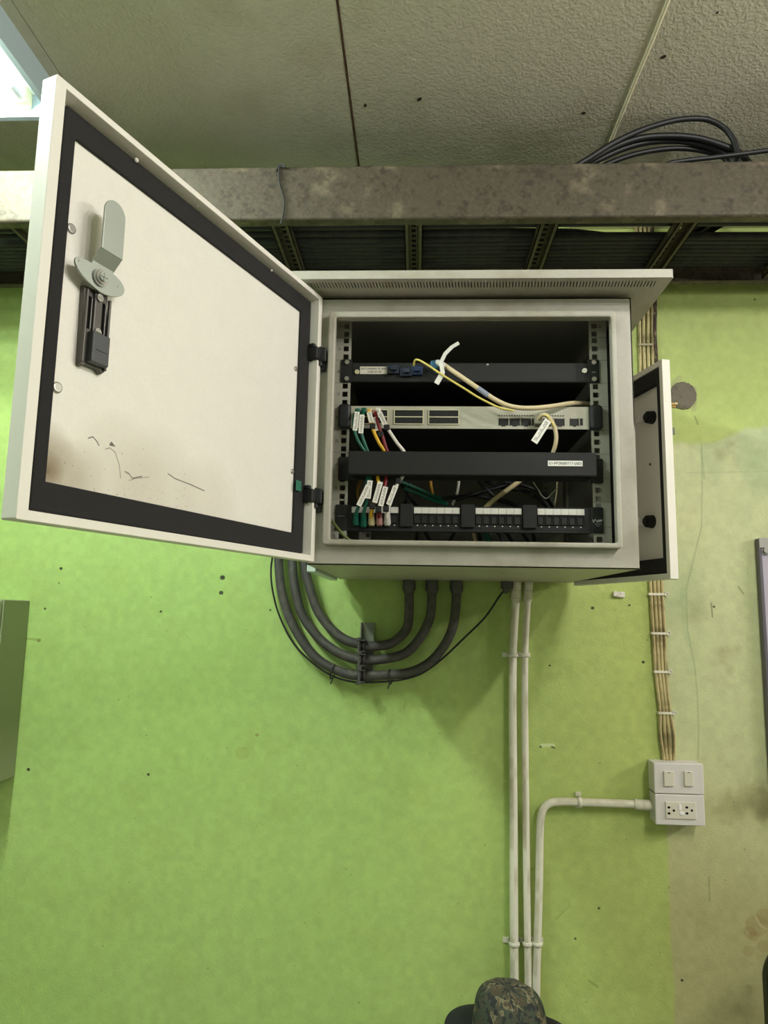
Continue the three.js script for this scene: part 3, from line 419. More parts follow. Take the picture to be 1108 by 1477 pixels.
function cord(label, colour, upper, tagUp, lower, tagLow, o = {}) {
  const b = upper[0], t = thing('patch_lead', label, 'cable', b);
  const e = upper[upper.length - 1], l0 = lower[0];
  part('cord', tube([...upper, [e[0], e[1] - 0.015, 0.536], [(e[0] + l0[0]) / 2 + 0.008, 1.81, 0.533], [l0[0], l0[1] + 0.012, 0.536], ...lower], 0.0031, 110), cordMat[colour], t);
  const f = upper[0], pl = lower[lower.length - 1];
  part('plug_boot', [box(f[0] - 0.0052, f[0] + 0.0052, f[1] - 0.005, f[1] + 0.005, f[2] - 0.015, f[2] + 0.003, 0.0025)], cordMat[o.boot || colour], t);
  part('plug_boot', [rod([pl[0], pl[1] + 0.014, 0.532], [pl[0], pl[1] - 0.004, 0.523], 0.0052, 12, 0.0066).scale(1, 1, 1), box(pl[0] - 0.0048, pl[0] + 0.0048, pl[1] - 0.008, pl[1] + 0.001, 0.517, 0.526, 0.001)], cordMat[o.low || colour], t);
  part('tag', ribbon(tagUp[0], tagUp[1], 0.0088), tagMats[tagN++ % 3], t, 'white name tag'); part('tag', ribbon(tagLow[0], tagLow[1], 0.0092), tagMats[tagN++ % 3], t, 'white name tag');
  if (o.clip) for (const c of o.clip) part('tag_clip', [box(c[0] - 0.0052, c[0] + 0.0052, c[1] - 0.0052, c[1] + 0.0052, c[2] - 0.0045, c[2] + 0.0042, 0.0015), box(c[0] - 0.002, c[0] + 0.002, c[1] - 0.003, c[1] + 0.003, c[2] + 0.0042, c[2] + 0.0047)], M.blackDeep, t, 'black tag clip');
}
cord('green patch cord plugged nearest the hinge-side rack rail', 'green', [[-0.2055,1.9134,0.534], [-0.21,1.9011,0.545], [-0.2105,1.8809,0.548], [-0.2043,1.8591,0.548], [-0.1966,1.8453,0.547], [-0.1878,1.8322,0.543]], [[-0.2045,1.9072,0.551], [-0.2081,1.8724,0.551]], [[-0.184,1.7896,0.54], [-0.1861,1.7668,0.547], [-0.1956,1.742,0.545], [-0.2041,1.7233,0.535], [-0.2046,1.7107,0.526]], [[-0.1815,1.772,0.553], [-0.1981,1.7354,0.551]]);
cord('green patch cord beside the yellow one, plugged second from the rail', 'green', [[-0.194,1.9148,0.534], [-0.1954,1.9012,0.545], [-0.1985,1.8809,0.548], [-0.1937,1.8591,0.548], [-0.1891,1.8466,0.547], [-0.184,1.8322,0.543]], [[-0.1955,1.9017,0.552], [-0.1973,1.867,0.552]], [[-0.1796,1.7883,0.54], [-0.18,1.7672,0.545], [-0.1859,1.74,0.542], [-0.1909,1.7197,0.535], [-0.1907,1.7083,0.526]], [[-0.1787,1.7812,0.551], [-0.1817,1.7486,0.551]]);
cord('yellow patch cord with black tag clip below the switch', 'yellow', [[-0.1845,1.9148,0.534], [-0.1848,1.9038,0.545], [-0.1798,1.8875,0.548], [-0.1732,1.8695,0.548], [-0.1641,1.8506,0.547], [-0.1534,1.8337,0.543]], [[-0.1831,1.907,0.552], [-0.1783,1.8877,0.552]], [[-0.1659,1.7897,0.54], [-0.164,1.7735,0.546], [-0.171,1.7436,0.544], [-0.1767,1.7224,0.535], [-0.1764,1.711,0.526]], [[-0.1601,1.7787,0.552], [-0.1699,1.7413,0.551]], { boot: 'ivory', low: 'ivory', clip: [[-0.1765,1.8808,0.549], [-0.1744,1.7358,0.546]] });
cord('maroon patch cord between the yellow and the white cord', 'maroon', [[-0.1736,1.911,0.534], [-0.1702,1.8977,0.544], [-0.1634,1.8778,0.546], [-0.1575,1.8611,0.546], [-0.1529,1.8458,0.546], [-0.1484,1.8325,0.543]], [[-0.1739,1.8984,0.546], [-0.1671,1.8739,0.546]], [[-0.1503,1.7899,0.54], [-0.1528,1.7711,0.546], [-0.1598,1.7412,0.544], [-0.163,1.7225,0.535], [-0.162,1.7112,0.526]], [[-0.1507,1.77,0.552], [-0.1593,1.7352,0.551]], { boot: 'pink', low: 'pink', clip: [[-0.162,1.8662,0.546], [-0.1632,1.7297,0.546]] });
cord('white patch cord hanging farthest from the hinge-side rail', 'white', [[-0.1686,1.9149,0.534], [-0.1646,1.9039,0.545], [-0.1534,1.8837,0.548], [-0.1444,1.8697,0.548], [-0.1317,1.8508,0.547], [-0.1178,1.8327,0.543]], [[-0.1643,1.9064,0.552], [-0.1539,1.8839,0.552]], [[-0.121,1.7914,0.54], [-0.1294,1.7776,0.546], [-0.1401,1.749,0.544], [-0.1487,1.7214,0.535], [-0.148,1.7113,0.526]], [[-0.1328,1.7714,0.552], [-0.1452,1.7378,0.551]], { low: 'clear', clip: [[-0.1508,1.8784,0.549], [-0.1496,1.7309,0.547], [-0.1282,1.7812,0.547]] });

{
  const t = thing('fibre_cable', 'thick cream fibre cable drooping across the top tray with white tape tails', 'cable', [-0.0551,2.0091,0.53]);
  part('sheath', tube([[-0.064,2.0085,0.528], [-0.0539,2.0053,0.533], [-0.0363,1.9909,0.54], [-0.0089,1.9695,0.545], [0.0186,1.9497,0.546], [0.0409,1.9342,0.546], [0.0633,1.923,0.545], [0.0857,1.9182,0.544], [0.1158,1.9183,0.542], [0.1518,1.9244,0.535], [0.1825,1.9336,0.52], [0.2097,1.9429,0.49], [0.2481,1.9569,0.44]], 0.0043, 100), cordMat.fibreThick, t);
  part('splice_sleeve', tube([[0.0148,1.9523,0.546], [0.0235,1.9458,0.546], [0.0304,1.9406,0.546]], 0.0049, 20), mat(0x8d94a6, 0.4), t, 'grey sleeve');
  part('tape_tail', [ribbon([-0.0543,2.0023,0.545], [-0.0457,2.0196,0.548], 0.0068), ribbon([-0.0463,2.0183,0.548], [-0.0345,2.0301,0.55], 0.0066), ribbon([-0.0357,2.0294,0.55], [-0.0219,2.0376,0.551], 0.0062)], M.label, t, 'white tape tail');
  part('tape_tail', [ribbon([-0.0543,2.0032,0.546], [-0.0504,1.9805,0.547], 0.0075), ribbon([-0.0511,1.9818,0.547], [-0.0623,1.9608,0.549], 0.0095)], M.label, t, 'white tape tail');
  part('tape_wrap', tube([[-0.059,2.007,0.532], [-0.0489,1.9992,0.537]], 0.0058, 10), M.label, t);
}
solo('fibre_lead', 'thin yellow fibre cord slanting from the blue adaptors to the cream cable', 'cable', tube([[-0.1037,2.0038,0.526], [-0.1012,2.0105,0.535], [-0.0961,2.0094,0.54], [-0.0795,1.9983,0.545], [-0.0568,1.9811,0.549], [-0.0342,1.9654,0.551], [-0.0118,1.9509,0.552], [0.0106,1.9361,0.552], [0.0329,1.9243,0.551], [0.0525,1.915,0.552], [0.0747,1.9108,0.5515]], 0.0019, 90), cordMat.fibre);
solo('fibre_connector', 'teal blue fibre connector tied under the white tape', 'connector', [box(...[[-0.073,2.0064,0.53][0], [-0.0576,2.0064,0.53][0]], [-0.0677,1.9944,0.53][1], [-0.0679,2.0111,0.53][1], 0.524, 0.534, 0.003)], mat(0x235a78, 0.5));
{
  const t = thing('uplink_cable', 'cream uplink cable looping from a square switch socket with a white tag', 'cable', [0.1233,1.8986,0.518]);
  part('plug', box([0.1166,1.898,0.52][0], [0.1305,1.8981,0.52][0], [0.1228,1.8915,0.52][1], [0.123,1.9072,0.52][1], 0.5186, 0.534, 0.001), mat(0x9a9684, 0.45), t);
  part('sheath', tube([[0.1232,1.9009,0.533], [0.1281,1.9051,0.541], [0.1346,1.9037,0.546], [0.1439,1.8917,0.548], [0.1499,1.8767,0.547], [0.1519,1.862,0.545], [0.1496,1.8455,0.54], [0.1458,1.8344,0.533]], 0.0037, 60), cordMat.fibreThick, t);
  for (const d of [0, 1]) part('bare_strand', tube([[0.1289,1.9025,0.55], [...[0.1333,1.9011,0.553]].map((v, i) => v + (i === 0 ? d * 0.002 : 0)), [0.1403,1.8926,0.554], [...[0.147,1.8815,0.553]].map((v, i) => v + (i === 1 ? d * 0.003 : 0))], 0.0011, 30), cordMat.fibre, t, 'yellow strand');
  part('tag', ribbon([0.1363,1.892,0.556], [0.1108,1.8515,0.556], 0.0125), tagMats[0], t, 'white printed tag');
}
{
  const grp = 'black cables tangled behind the patch panel', lab = 'black data cable tangled in the dark gap above the patch panel';
  const paths = [
    [[-0.0249,1.7611,0.46], [0.0093,1.7755,0.44], [0.0378,1.7873,0.42], [0.0671,1.7981,0.4], [0.0972,1.8095,0.4], [0.1187,1.8184,0.42]],
    [[0.0226,1.8041,0.44], [0.0405,1.7901,0.42], [0.0593,1.7738,0.42], [0.082,1.7614,0.44], [0.0984,1.7423,0.48]],
    [[0.0398,1.8104,0.4], [0.0763,1.8017,0.38], [0.1177,1.7951,0.38], [0.1417,1.778,0.4], [0.1505,1.7458,0.46]],
    [[0.0782,1.8042,0.42], [0.1148,1.8027,0.4], [0.1418,1.7918,0.4], [0.1545,1.7689,0.44], [0.1594,1.739,0.48]],
    [[-0.0453,1.7616,0.48], [-0.0112,1.7709,0.45], [0.0243,1.7762,0.42], [0.0646,1.7684,0.42], [0.0923,1.7517,0.46]],
    [[-0.1241,1.7913,0.45], [-0.1135,1.7786,0.43], [-0.1025,1.7623,0.43], [-0.089,1.7431,0.46]], [[-0.1087,1.8048,0.4], [-0.1139,1.7781,0.4], [-0.1237,1.7457,0.44]],
    [[0.0329,1.743,0.47], [0.0537,1.7193,0.42], [0.0692,1.6987,0.4], [0.0799,1.6784,0.4]], [[-0.0926,1.71,0.46], [-0.095,1.6945,0.42], [-0.0975,1.6692,0.4]], [[-0.0887,1.7127,0.46], [-0.0749,1.6988,0.42], [-0.0635,1.6765,0.4]], [[0.0649,1.7081,0.47], [0.0828,1.6957,0.43], [0.0961,1.6786,0.4]], [[0.0199,1.7101,0.47], [0.026,1.695,0.43], [0.034,1.6778,0.4]], [[0.1162,1.7113,0.47], [0.129,1.6963,0.43], [0.1364,1.6792,0.4]], [[0.0906,1.711,0.47], [0.1106,1.7001,0.43], [0.131,1.6764,0.4]], [[-0.0182,1.7135,0.46], [-0.0266,1.6953,0.42], [-0.0418,1.674,0.4]],
  ];
  paths.forEach((p, i) => solo('data_cable', i < 7 ? lab : 'black data cable falling out of sight beneath the patch panel', 'cable', tube(p, 0.0036, 40, 8), M.cableBlack, i < 7 ? grp : 'black cables falling beneath the patch panel'));
  const coloured = [['beige cable slanting behind the middle of the patch panel', 'ivory', [[0.0293,1.7415,0.48], [0.0406,1.7536,0.47], [0.0638,1.7743,0.45], [0.0836,1.7897,0.44], [0.0996,1.8026,0.43], [0.1117,1.8136,0.43]], 0.0048], ['pale grey cable bowing down behind the second label strip', 'clear', [[-0.0147,1.8078,0.44], [-0.016,1.7915,0.44], [-0.0205,1.7708,0.45], [-0.028,1.7529,0.47]], 0.003], ['orange cable end behind the second label strip', 'orange', [[-0.0692,1.8139,0.42], [-0.0683,1.7973,0.42], [-0.0652,1.7761,0.44]], 0.0035], ['orange loop behind the tagged green cords', 'orange', [[-0.2007,1.7958,0.48], [-0.2071,1.7829,0.47], [-0.2074,1.7669,0.47], [-0.201,1.7508,0.48]], 0.003],
    ['dark green cable slanting behind the second label strip, the upper of two', 'green', [[-0.1239,1.7949,0.46], [-0.0974,1.7862,0.45], [-0.0681,1.773,0.45], [-0.045,1.7593,0.47]], 0.0038], ['dark green cable slanting behind the second label strip, the lower of two', 'green', [[-0.1185,1.7829,0.46], [-0.0906,1.7741,0.45], [-0.0629,1.7607,0.46], [-0.0388,1.7512,0.48]], 0.0038], ['cream cable dropping below the patch panel', 'ivory', [[0.0096,1.7074,0.47], [0.0138,1.6966,0.45], [0.0194,1.6815,0.43]], 0.0034], ['dark teal cable dropping below the third label strip', 'green', [[0.0263,1.7102,0.47], [0.0383,1.698,0.44], [0.0495,1.6762,0.42]], 0.006], ['thin bare wire hooked above the fourth label strip', 'clear', [[0.1174,1.791,0.5], [0.126,1.7781,0.5], [0.1334,1.7653,0.5], [0.1408,1.7603,0.5], [0.1542,1.7724,0.49], [0.1665,1.7847,0.48]], 0.0009], ['pale ivory cable falling behind the socket-side end of the patch panel', 'ivory', [[0.1775,1.8079,0.42], [0.1757,1.7832,0.42], [0.166,1.7489,0.44]], 0.0016]];
  for (const [l, c, p, r] of coloured) solo('data_cable', l, 'cable', tube(p, r, 40, 8), cordMat[c]);
  solo('earth_wire', 'olive green wire slipping out at the lower hinge-side corner of the opening', 'cable', tube([[-0.25,1.7134,0.52], [-0.2415,1.7028,0.525], [-0.2306,1.6898,0.53], [-0.2204,1.6799,0.53], [-0.2056,1.6718,0.525]], 0.0028, 40), cordMat.olive);
}

// ---------- flexible conduits under the cabinet ----------
const up = (p, dx) => [p[0] + dx, p[1], p[2]];
{
  const C = [
    ['innermost dark flexible conduit bending from under the cabinet', [[-0.1129,1.6131,0.03], [-0.112,1.5875,0.032], [-0.112,1.5468,0.032], [-0.1174,1.5103,0.032], [-0.1401,1.4841,0.032], [-0.1611,1.472,0.034], [-0.1974,1.4664,0.037], [-0.2349,1.4707,0.037], [-0.2722,1.4832,0.034], [-0.3073,1.5097,0.03], [-0.3401,1.5519,0.028], [-0.3607,1.6075,0.028], [-0.3732,1.654,0.028]], 0.46],
    ['middle dark flexible conduit of the three under the cabinet', [[-0.0563,1.614,0.03], [-0.0565,1.5884,0.032], [-0.0599,1.541,0.032], [-0.0815,1.4927,0.032], [-0.1176,1.4523,0.032], [-0.1614,1.4379,0.034], [-0.2035,1.4334,0.037], [-0.246,1.4355,0.037], [-0.2962,1.4559,0.034], [-0.3378,1.4877,0.03], [-0.3771,1.539,0.028], [-0.3946,1.5914,0.028], [-0.4049,1.6535,0.028]], 0.43],
    ['outermost dark flexible conduit sweeping widest under the cabinet', [[0.0044,1.615,0.03], [0.0043,1.5861,0.032], [-0.0047,1.516,0.032], [-0.0265,1.4686,0.032], [-0.0624,1.4282,0.032], [-0.106,1.406,0.032], [-0.1599,1.3984,0.034], [-0.2054,1.3961,0.037], [-0.2518,1.3966,0.037], [-0.2949,1.4103,0.034], [-0.3361,1.4332,0.03], [-0.3749,1.4748,0.028], [-0.408,1.5296,0.028], [-0.4295,1.5908,0.028], [-0.4398,1.653,0.028]], 0.40]];
  for (const [label, pts, xt] of C) {
    const a = pts[0], e = pts[pts.length - 1], t = thing('flexible_conduit', label, 'conduit', [a[0], a[1], a[2]]);
    part('hose', tube([...pts, [e[0] - 0.006, e[1] + 0.12, 0.028], [e[0] - 0.01, 2.05, 0.028], [e[0] - 0.01, 2.36, 0.028]], 0.0115, 180, 14), M.flex, t);
    const y = 1.6295;
    part('gland', [rod([a[0], y - 0.0006, a[2]], [a[0], y - 0.012, a[2]], 0.0155, 8), rod([a[0], y - 0.010, a[2]], [a[0], y - 0.026, a[2]], 0.0165, 16, 0.0165), rod([a[0], y - 0.026, a[2]], [a[0], y - 0.032, a[2]], 0.0135, 16)], M.darkZinc, t, 'ribbed grey gland');
  }
  const t = thing('strut_bracket', 'short zinc strut bracket clamping the three dark conduits to the wall', 'bracket', [-0.2165,1.4422,0]);
  const b0 = [-0.215,1.3747,0], b1 = [-0.2182,1.5225,0], q = rect(b0[0] - 0.0175, b0[1], b0[0] + 0.0175, b1[1], 0.002);
  for (const y of [0.014, 0.05, 0.086, 0.122]) { const h = new THREE.Path(); h.absellipse(b0[0] + 0.003, b1[1] - y, 0.004, 0.008, 0, 7); q.holes.push(h); }
  part('strut', [ext(q, 0.003, 0.002), box(b0[0] - 0.0175, b0[0] - 0.0145, b0[1], b1[1], 0.002, 0.0205), box(b0[0] + 0.0145, b0[0] + 0.0175, b0[1], b1[1], 0.002, 0.0205)], bumpy(mat(0x84877a, 0.5, { metalness: 0.4 }), noiseFine, 0.03, 0.0002), t);
  for (const c of [[-0.2297,1.4675,0.037], [-0.229,1.4342,0.037], [-0.2281,1.3961,0.037]]) {
    const ringG = new THREE.TorusGeometry(0.0140, 0.0022, 8, 24, Math.PI * 1.25); ringG.rotateY(Math.PI / 2); ringG.translate(c[0] + 0.001, c[1], 0.037); const r2 = ringG.clone(); r2.translate(0.008, 0, 0);
    const cl = part('pipe_clamp', [ringG.toNonIndexed(), r2.toNonIndexed(), box(c[0] - 0.003, c[0] + 0.013, c[1] + 0.012, c[1] + 0.0145, 0.02, 0.062), box(c[0] - 0.003, c[0] + 0.013, c[1] - 0.0145, c[1] - 0.012, 0.02, 0.062)], M.darkZinc, t);
    part('clamp_bolt', [rod([c[0] - 0.002, c[1] - 0.02, 0.058], [c[0] - 0.002, c[1] + 0.02, 0.058], 0.0032, 8), rod([c[0] - 0.002, c[1] + 0.0145, 0.058], [c[0] - 0.002, c[1] + 0.019, 0.058], 0.0075, 6), rod([c[0] - 0.002, c[1] - 0.019, 0.058], [c[0] - 0.002, c[1] - 0.0145, 0.058], 0.0075, 6)], M.darkZinc, t);
  }
  const tw = thing('black_cable', 'thin black cable following the outermost conduit from its own gland', 'cable', [0.126,1.6136,0.03]);
  part('wire', tube([[0.1243,1.6085,0.03], [0.1149,1.5998,0.03], [0.0762,1.5434,0.03], [0.0208,1.4874,0.03], [-0.0334,1.4363,0.032], [-0.0806,1.403,0.034], [-0.1239,1.3885,0.036], [-0.1604,1.3835,0.036], [-0.2041,1.3802,0.037], [-0.2515,1.3807,0.036], [-0.3016,1.3949,0.032], [-0.3456,1.4211,0.028], [-0.3939,1.4654,0.026], [-0.4279,1.5196,0.022], [-0.4497,1.5752,0.02], [-0.4617,1.6532,0.02], [-0.438, 1.8, 0.018], [-0.441, 2.3, 0.018]], 0.0024, 160, 8), M.cableBlack, tw);
  const g = [0.1277,1.617,0.03]; part('gland', [rod([g[0], 1.6289, 0.03], [g[0], 1.612, 0.03], 0.0148, 12), rod([g[0], 1.612, 0.03], [g[0] - 0.006, 1.601, 0.03], 0.0125, 12, 0.005)], M.darkZinc, tw, 'dark gland');
  for (const [c, left, l] of [[[-0.2945,1.4045,0.036], true, 'black cable tie round the outermost conduit on the lamp side of the bracket'], [[-0.1555,1.396,0.036], false, 'black cable tie round the outermost conduit on the pipe side of the bracket']]) {
    const a = new THREE.TorusGeometry(0.0148, 0.0016, 8, 22); a.scale(1, 1.15, 1); a.rotateY(Math.PI / 2 - 0.3); a.rotateZ(left ? -0.3 : 0.05); a.translate(c[0], c[1] - 0.002, c[2]);
    solo('cable_tie', l, 'cable tie', [a.toNonIndexed(), rod([c[0] - 0.001, c[1] - 0.017, 0.042], [c[0] - 0.005, c[1] - 0.03, 0.045], 0.0018, 6)], M.blackDeep);
  }
}

// ---------- white conduits and sockets ----------
{
  const A = [[0.1531,1.6176,0.024], [0.1502,1.5768,0.024], [0.143,1.4508,0.02], [0.1412,1.0411,0.02], [0.1402,0.7239,0.02]], B = [[0.1828,1.6181,0.024], [0.179,1.5773,0.024], [0.1724,1.4514,0.02], [0.1705,1.042,0.02], [0.1717,0.7179,0.02]];
  for (const [p, l] of [[A, 'white conduit dropping from the cabinet, the thicker one beside the gland'], [B, 'white conduit dropping from the cabinet, second from the gland']]) {
    const r = p === A ? 0.0098 : 0.0082, e = p[4], t = thing('conduit_pipe', l, 'conduit', [e[0], 0, e[2]]);
    part('pipe', tube([...p, [e[0], 0.3, 0.02], [e[0], 0.0, 0.02]], r, 120, 16), M.pvc, t);
    part('coupling', [rod([p[0][0], 1.6289, p[0][2]], [p[1][0] + 0.0005, p[1][1] + 0.006, p[1][2]], r + 0.0022, 18)], M.pvc, t);
  }
  const C = [[0.4543,1.1112,0.02], [0.4077,1.1122,0.02], [0.2964,1.1128,0.02], [0.2477,1.1122,0.02], [0.2265,1.1084,0.02], [0.2117,1.0962,0.02], [0.2054,1.0742,0.02], [0.2029,1.043,0.02], [0.1986,0.9051,0.02], [0.1942,0.8088,0.02], [0.1897,0.6937,0.02]], e = C[10];
  const t = thing('conduit_pipe', 'white conduit bending up from the floor to the socket box', 'conduit', [e[0], 0, e[2]]);
  part('pipe', tube([...C, [e[0], 0.3, 0.02], [e[0], 0, 0.02]], 0.0092, 160, 16), M.pvc, t);
  const c0 = [0.4591,1.1106,0.02], c1 = [0.4238,1.1119,0.02]; part('coupling', [rod(c0, c1, 0.0118, 18), rod(c0, [c0[0] + 0.01, c0[1], 0.02], 0.011, 16)], M.pvc, t);
  const saddle = (c, r, vertical, label) => { const a = new THREE.TorusGeometry(r + 0.0012, 0.0022, 8, 20, Math.PI); a.scale(1, 1, 2.2); if (vertical) a.rotateX(Math.PI / 2); else { a.rotateZ(-Math.PI / 2); a.rotateY(-Math.PI / 2); a.rotateX(0); }
    const tabs = vertical ? [box(c[0] - r - 0.014, c[0] - r, c[1] - 0.006, c[1] + 0.006, 0, 0.004, 0.001), box(c[0] + r, c[0] + r + 0.007, c[1] - 0.006, c[1] + 0.006, 0, 0.004, 0.001)] : [box(c[0] - 0.006, c[0] + 0.008, c[1] + r, c[1] + r + 0.010, 0, 0.004, 0.001), box(c[0] - 0.006, c[0] + 0.006, c[1] - r - 0.009, c[1] - r, 0, 0.004, 0.001)];
    const g = a.toNonIndexed(); g.translate(c[0], c[1], 0.02); solo('pipe_saddle', label, 'pipe clip', [g, ...tabs], M.pvc); };
  saddle([0.143,1.4508,0.02], 0.0098, true, 'white saddle clip high on the thicker conduit'); saddle([0.1724,1.4514,0.02], 0.0082, true, 'white saddle clip high on the second conduit');
  saddle([0.1405,0.7964,0.02], 0.0098, true, 'white saddle clip low on the thicker conduit'); saddle([0.171,0.7976,0.02], 0.0082, true, 'white saddle clip low on the second conduit'); saddle([0.194,0.7984,0.02], 0.0092, true, 'white saddle clip low on the socket conduit'); saddle([0.2964,1.1128,0.02], 0.0092, false, 'white saddle clip on the level run beside the sockets');
}
function surfaceBox(name, label, cat, x0, x1, y0, y1, d) {
  const t = thing(name, label, cat, [(x0 + x1) / 2, y0, 0]);
  part('back_box', box(x0 + 0.001, x1 - 0.001, y0 + 0.001, y1 - 0.001, 0, d - 0.008, 0.002), M.whitePlastic, t);
  part('cover_plate', box(x0, x1, y0, y1, d - 0.008, d, 0.0025), M.whitePlastic, t); return t;
}
{
  const t = surfaceBox('light_switch', 'white surface box with two rocker switches above the sockets', 'light switch', 0.4635, 0.5775, 1.1438, 1.2125, 0.046);
  for (const [a, b] of [[[0.4851,1.1943,0.05], [0.508,1.1609,0.05]], [[0.5315,1.1956,0.05], [0.5522,1.1622,0.05]]]) {
    const q = part('rocker', box(a[0], b[0], b[1], a[1], 0.0455, 0.0505, 0.0015), M.ivory, t);
    local('rocker_mark', box((a[0] + b[0]) / 2 - 0.0035, (a[0] + b[0]) / 2 + 0.0035, a[1] - 0.003, a[1] - 0.0018, 0.0503, 0.0508).translate(-(0.4635 + 0.5775) / 2, -1.1438, 0), M.blackDeep, q);
  }
  const s = surfaceBox('wall_outlet', 'white surface box with twin three-pin sockets below the switches', 'wall outlet', 0.4640, 0.5765, 1.0745, 1.1425, 0.046);
  const p0 = [0.4865,1.0893,0.048], p1 = [0.5558,1.1267,0.048];
  part('socket_plate', box(p0[0], p1[0], p0[1], p1[1], 0.0455, 0.049, 0.0012), M.ivory, s);
  for (const [cx, cy] of [[0.5,1.1079,0.049].slice(0, 2), [0.5408,1.1091,0.049].slice(0, 2)]) {
    part('pin_hole', [rod([cx - 0.006, cy + 0.0065, 0.0485], [cx - 0.006, cy + 0.0065, 0.0494], 0.0027, 10), box(cx - 0.0095, cx - 0.003, cy + 0.0050, cy + 0.008, 0.0485, 0.0494)], M.blackDeep, s);
    part('pin_hole', [rod([cx - 0.006, cy - 0.0065, 0.0485], [cx - 0.006, cy - 0.0065, 0.0494], 0.0027, 10), box(cx - 0.0095, cx - 0.003, cy - 0.008, cy - 0.005, 0.0485, 0.0494)], M.blackDeep, s);
    part('pin_hole', rod([cx + 0.005, cy, 0.0485], [cx + 0.005, cy, 0.0494], 0.0028, 10), M.blackDeep, s);
  }
  part('dried_smear', [new THREE.SphereGeometry(0.006, 10, 8).scale(1, 0.8, 0.15).toNonIndexed().translate(0.5225, 1.1015, 0.0492), new THREE.SphereGeometry(0.005, 10, 8).scale(0.7, 1.7, 0.15).toNonIndexed().translate(0.5185, 1.1150, 0.0492)], mat(0xefeeee, 0.5), s, 'white dried smear');
}

// ---------- cables clipped up the wall ----------
{
  const L = [[0.4782,2.3572,0.008], [0.4767,2.2058,0.008], [0.4821,1.7025,0.008], [0.4829,1.6048,0.008], [0.4854,1.5104,0.008], [0.4887,1.4175,0.008], [0.495,1.3212,0.008], [0.4939,1.2695,0.008], [0.4994,1.2128,0.012]], R = [[0.5157,2.3571,0.008], [0.512,2.2058,0.008], [0.5134,1.7029,0.008], [0.5131,1.6053,0.008], [0.5146,1.511,0.008], [0.5151,1.418,0.008], [0.5213,1.3218,0.008], [0.5274,1.2703,0.008], [0.5253,1.2135,0.012]];
  const names = ['cream wall cable, the one farthest towards the conduits in the clipped run', 'cream wall cable, second from the conduits in the clipped run', 'cream wall cable, third from the conduits in the clipped run', 'cream wall cable, the one nearest the stained plaster in the clipped run'];
  for (let k = 0; k < 4; k++) { const f = (k + 0.12) / 3.24, r = rng(20 + k);
    const pts = L.map((p, i) => [p[0] + (R[i][0] - p[0]) * f + (r() - 0.5) * 0.0016, p[1], 0.0062 + (k === 1 || k === 2 ? 0.002 : 0) * r()]); const a = pts[0];
    solo('wall_cable', names[k], 'cable', tube([[a[0], 2.60, 0.0062], ...pts], 0.0042, 150, 10), M.cream); }
  const D = [[0.520, 2.60, 0.007], [0.5125,2.3576,0.007], [0.5168,2.2814,0.007], [0.5177,2.2062,0.007], [0.5179,2.0218,0.007]]; D[1][0] = 0.5205; 
  solo('wall_cable', 'dark brown mottled cable climbing beside the cream ones above the side panel', 'cable', tube(D, 0.0058, 60), bumpy(new THREE.MeshStandardMaterial({ roughness: 0.8, map: rep(grimy([52, 38, 28], [150, 136, 104], 0.9, 7), 0.12) }), noiseMid, 0.03, 0.0008));
  const lab = ['highest', 'second', 'third', 'lowest'];
  [[[0.4788,1.6047,0.01], [0.5175,1.6053,0.01]], [[0.4813,1.5095,0.01], [0.5188,1.5103,0.01]], [[0.4847,1.4175,0.01], [0.5194,1.4183,0.01]], [[0.491,1.3205,0.01], [0.5255,1.3214,0.01]]].forEach(([p, q], k) => {
    const nail = new THREE.TorusGeometry(0.0042, 0.0016, 8, 16).toNonIndexed(); nail.translate(q[0] + 0.003, q[1], 0.012);
    solo('cable_clip', 'white nail clip across the cream wall cables, the ' + lab[k] + ' below the side panel', 'cable clip', [box(p[0], q[0], p[1] - 0.003, p[1] + 0.003, 0.0085, 0.0125, 0.001), box(p[0] - 0.001, p[0] + 0.002, p[1] - 0.003, p[1] + 0.003, 0, 0.0125, 0.0008), box(q[0] - 0.001, q[0] + 0.006, q[1] - 0.0035, q[1] + 0.0035, 0, 0.011, 0.0015), nail], M.pvc); });
  const c = [0.4645,2.2474,0.012]; 
  solo('cable_clip', 'pale clip holding the cream cables above the side panel', 'cable clip', box([0.4733,2.2474,0.012][0], [0.5087,2.2473,0.012][0], c[1] - 0.003, c[1] + 0.003, 0.009, 0.014, 0.001), mat(0x9a9478, 0.7));
  const w = [0.4072,1.6035,0.01];
  solo('wall_clip', 'small empty white clip screwed under the cabinet corner', 'cable clip', [box(w[0] - 0.015, w[0] - 0.006, w[1] - 0.0055, w[1] + 0.007, 0, 0.012, 0.001), box(w[0] - 0.006, w[0] + 0.013, w[1] - 0.008, w[1] + 0.006, 0, 0.009, 0.0015), new THREE.TorusGeometry(0.0046, 0.0014, 8, 16).toNonIndexed().translate(w[0], w[1], 0.0095), new THREE.CylinderGeometry(0.0038, 0.0038, 0.001, 12).rotateX(Math.PI / 2).toNonIndexed().translate(w[0], w[1], 0.0093)], mat(0xdad6cc, 0.5));
}
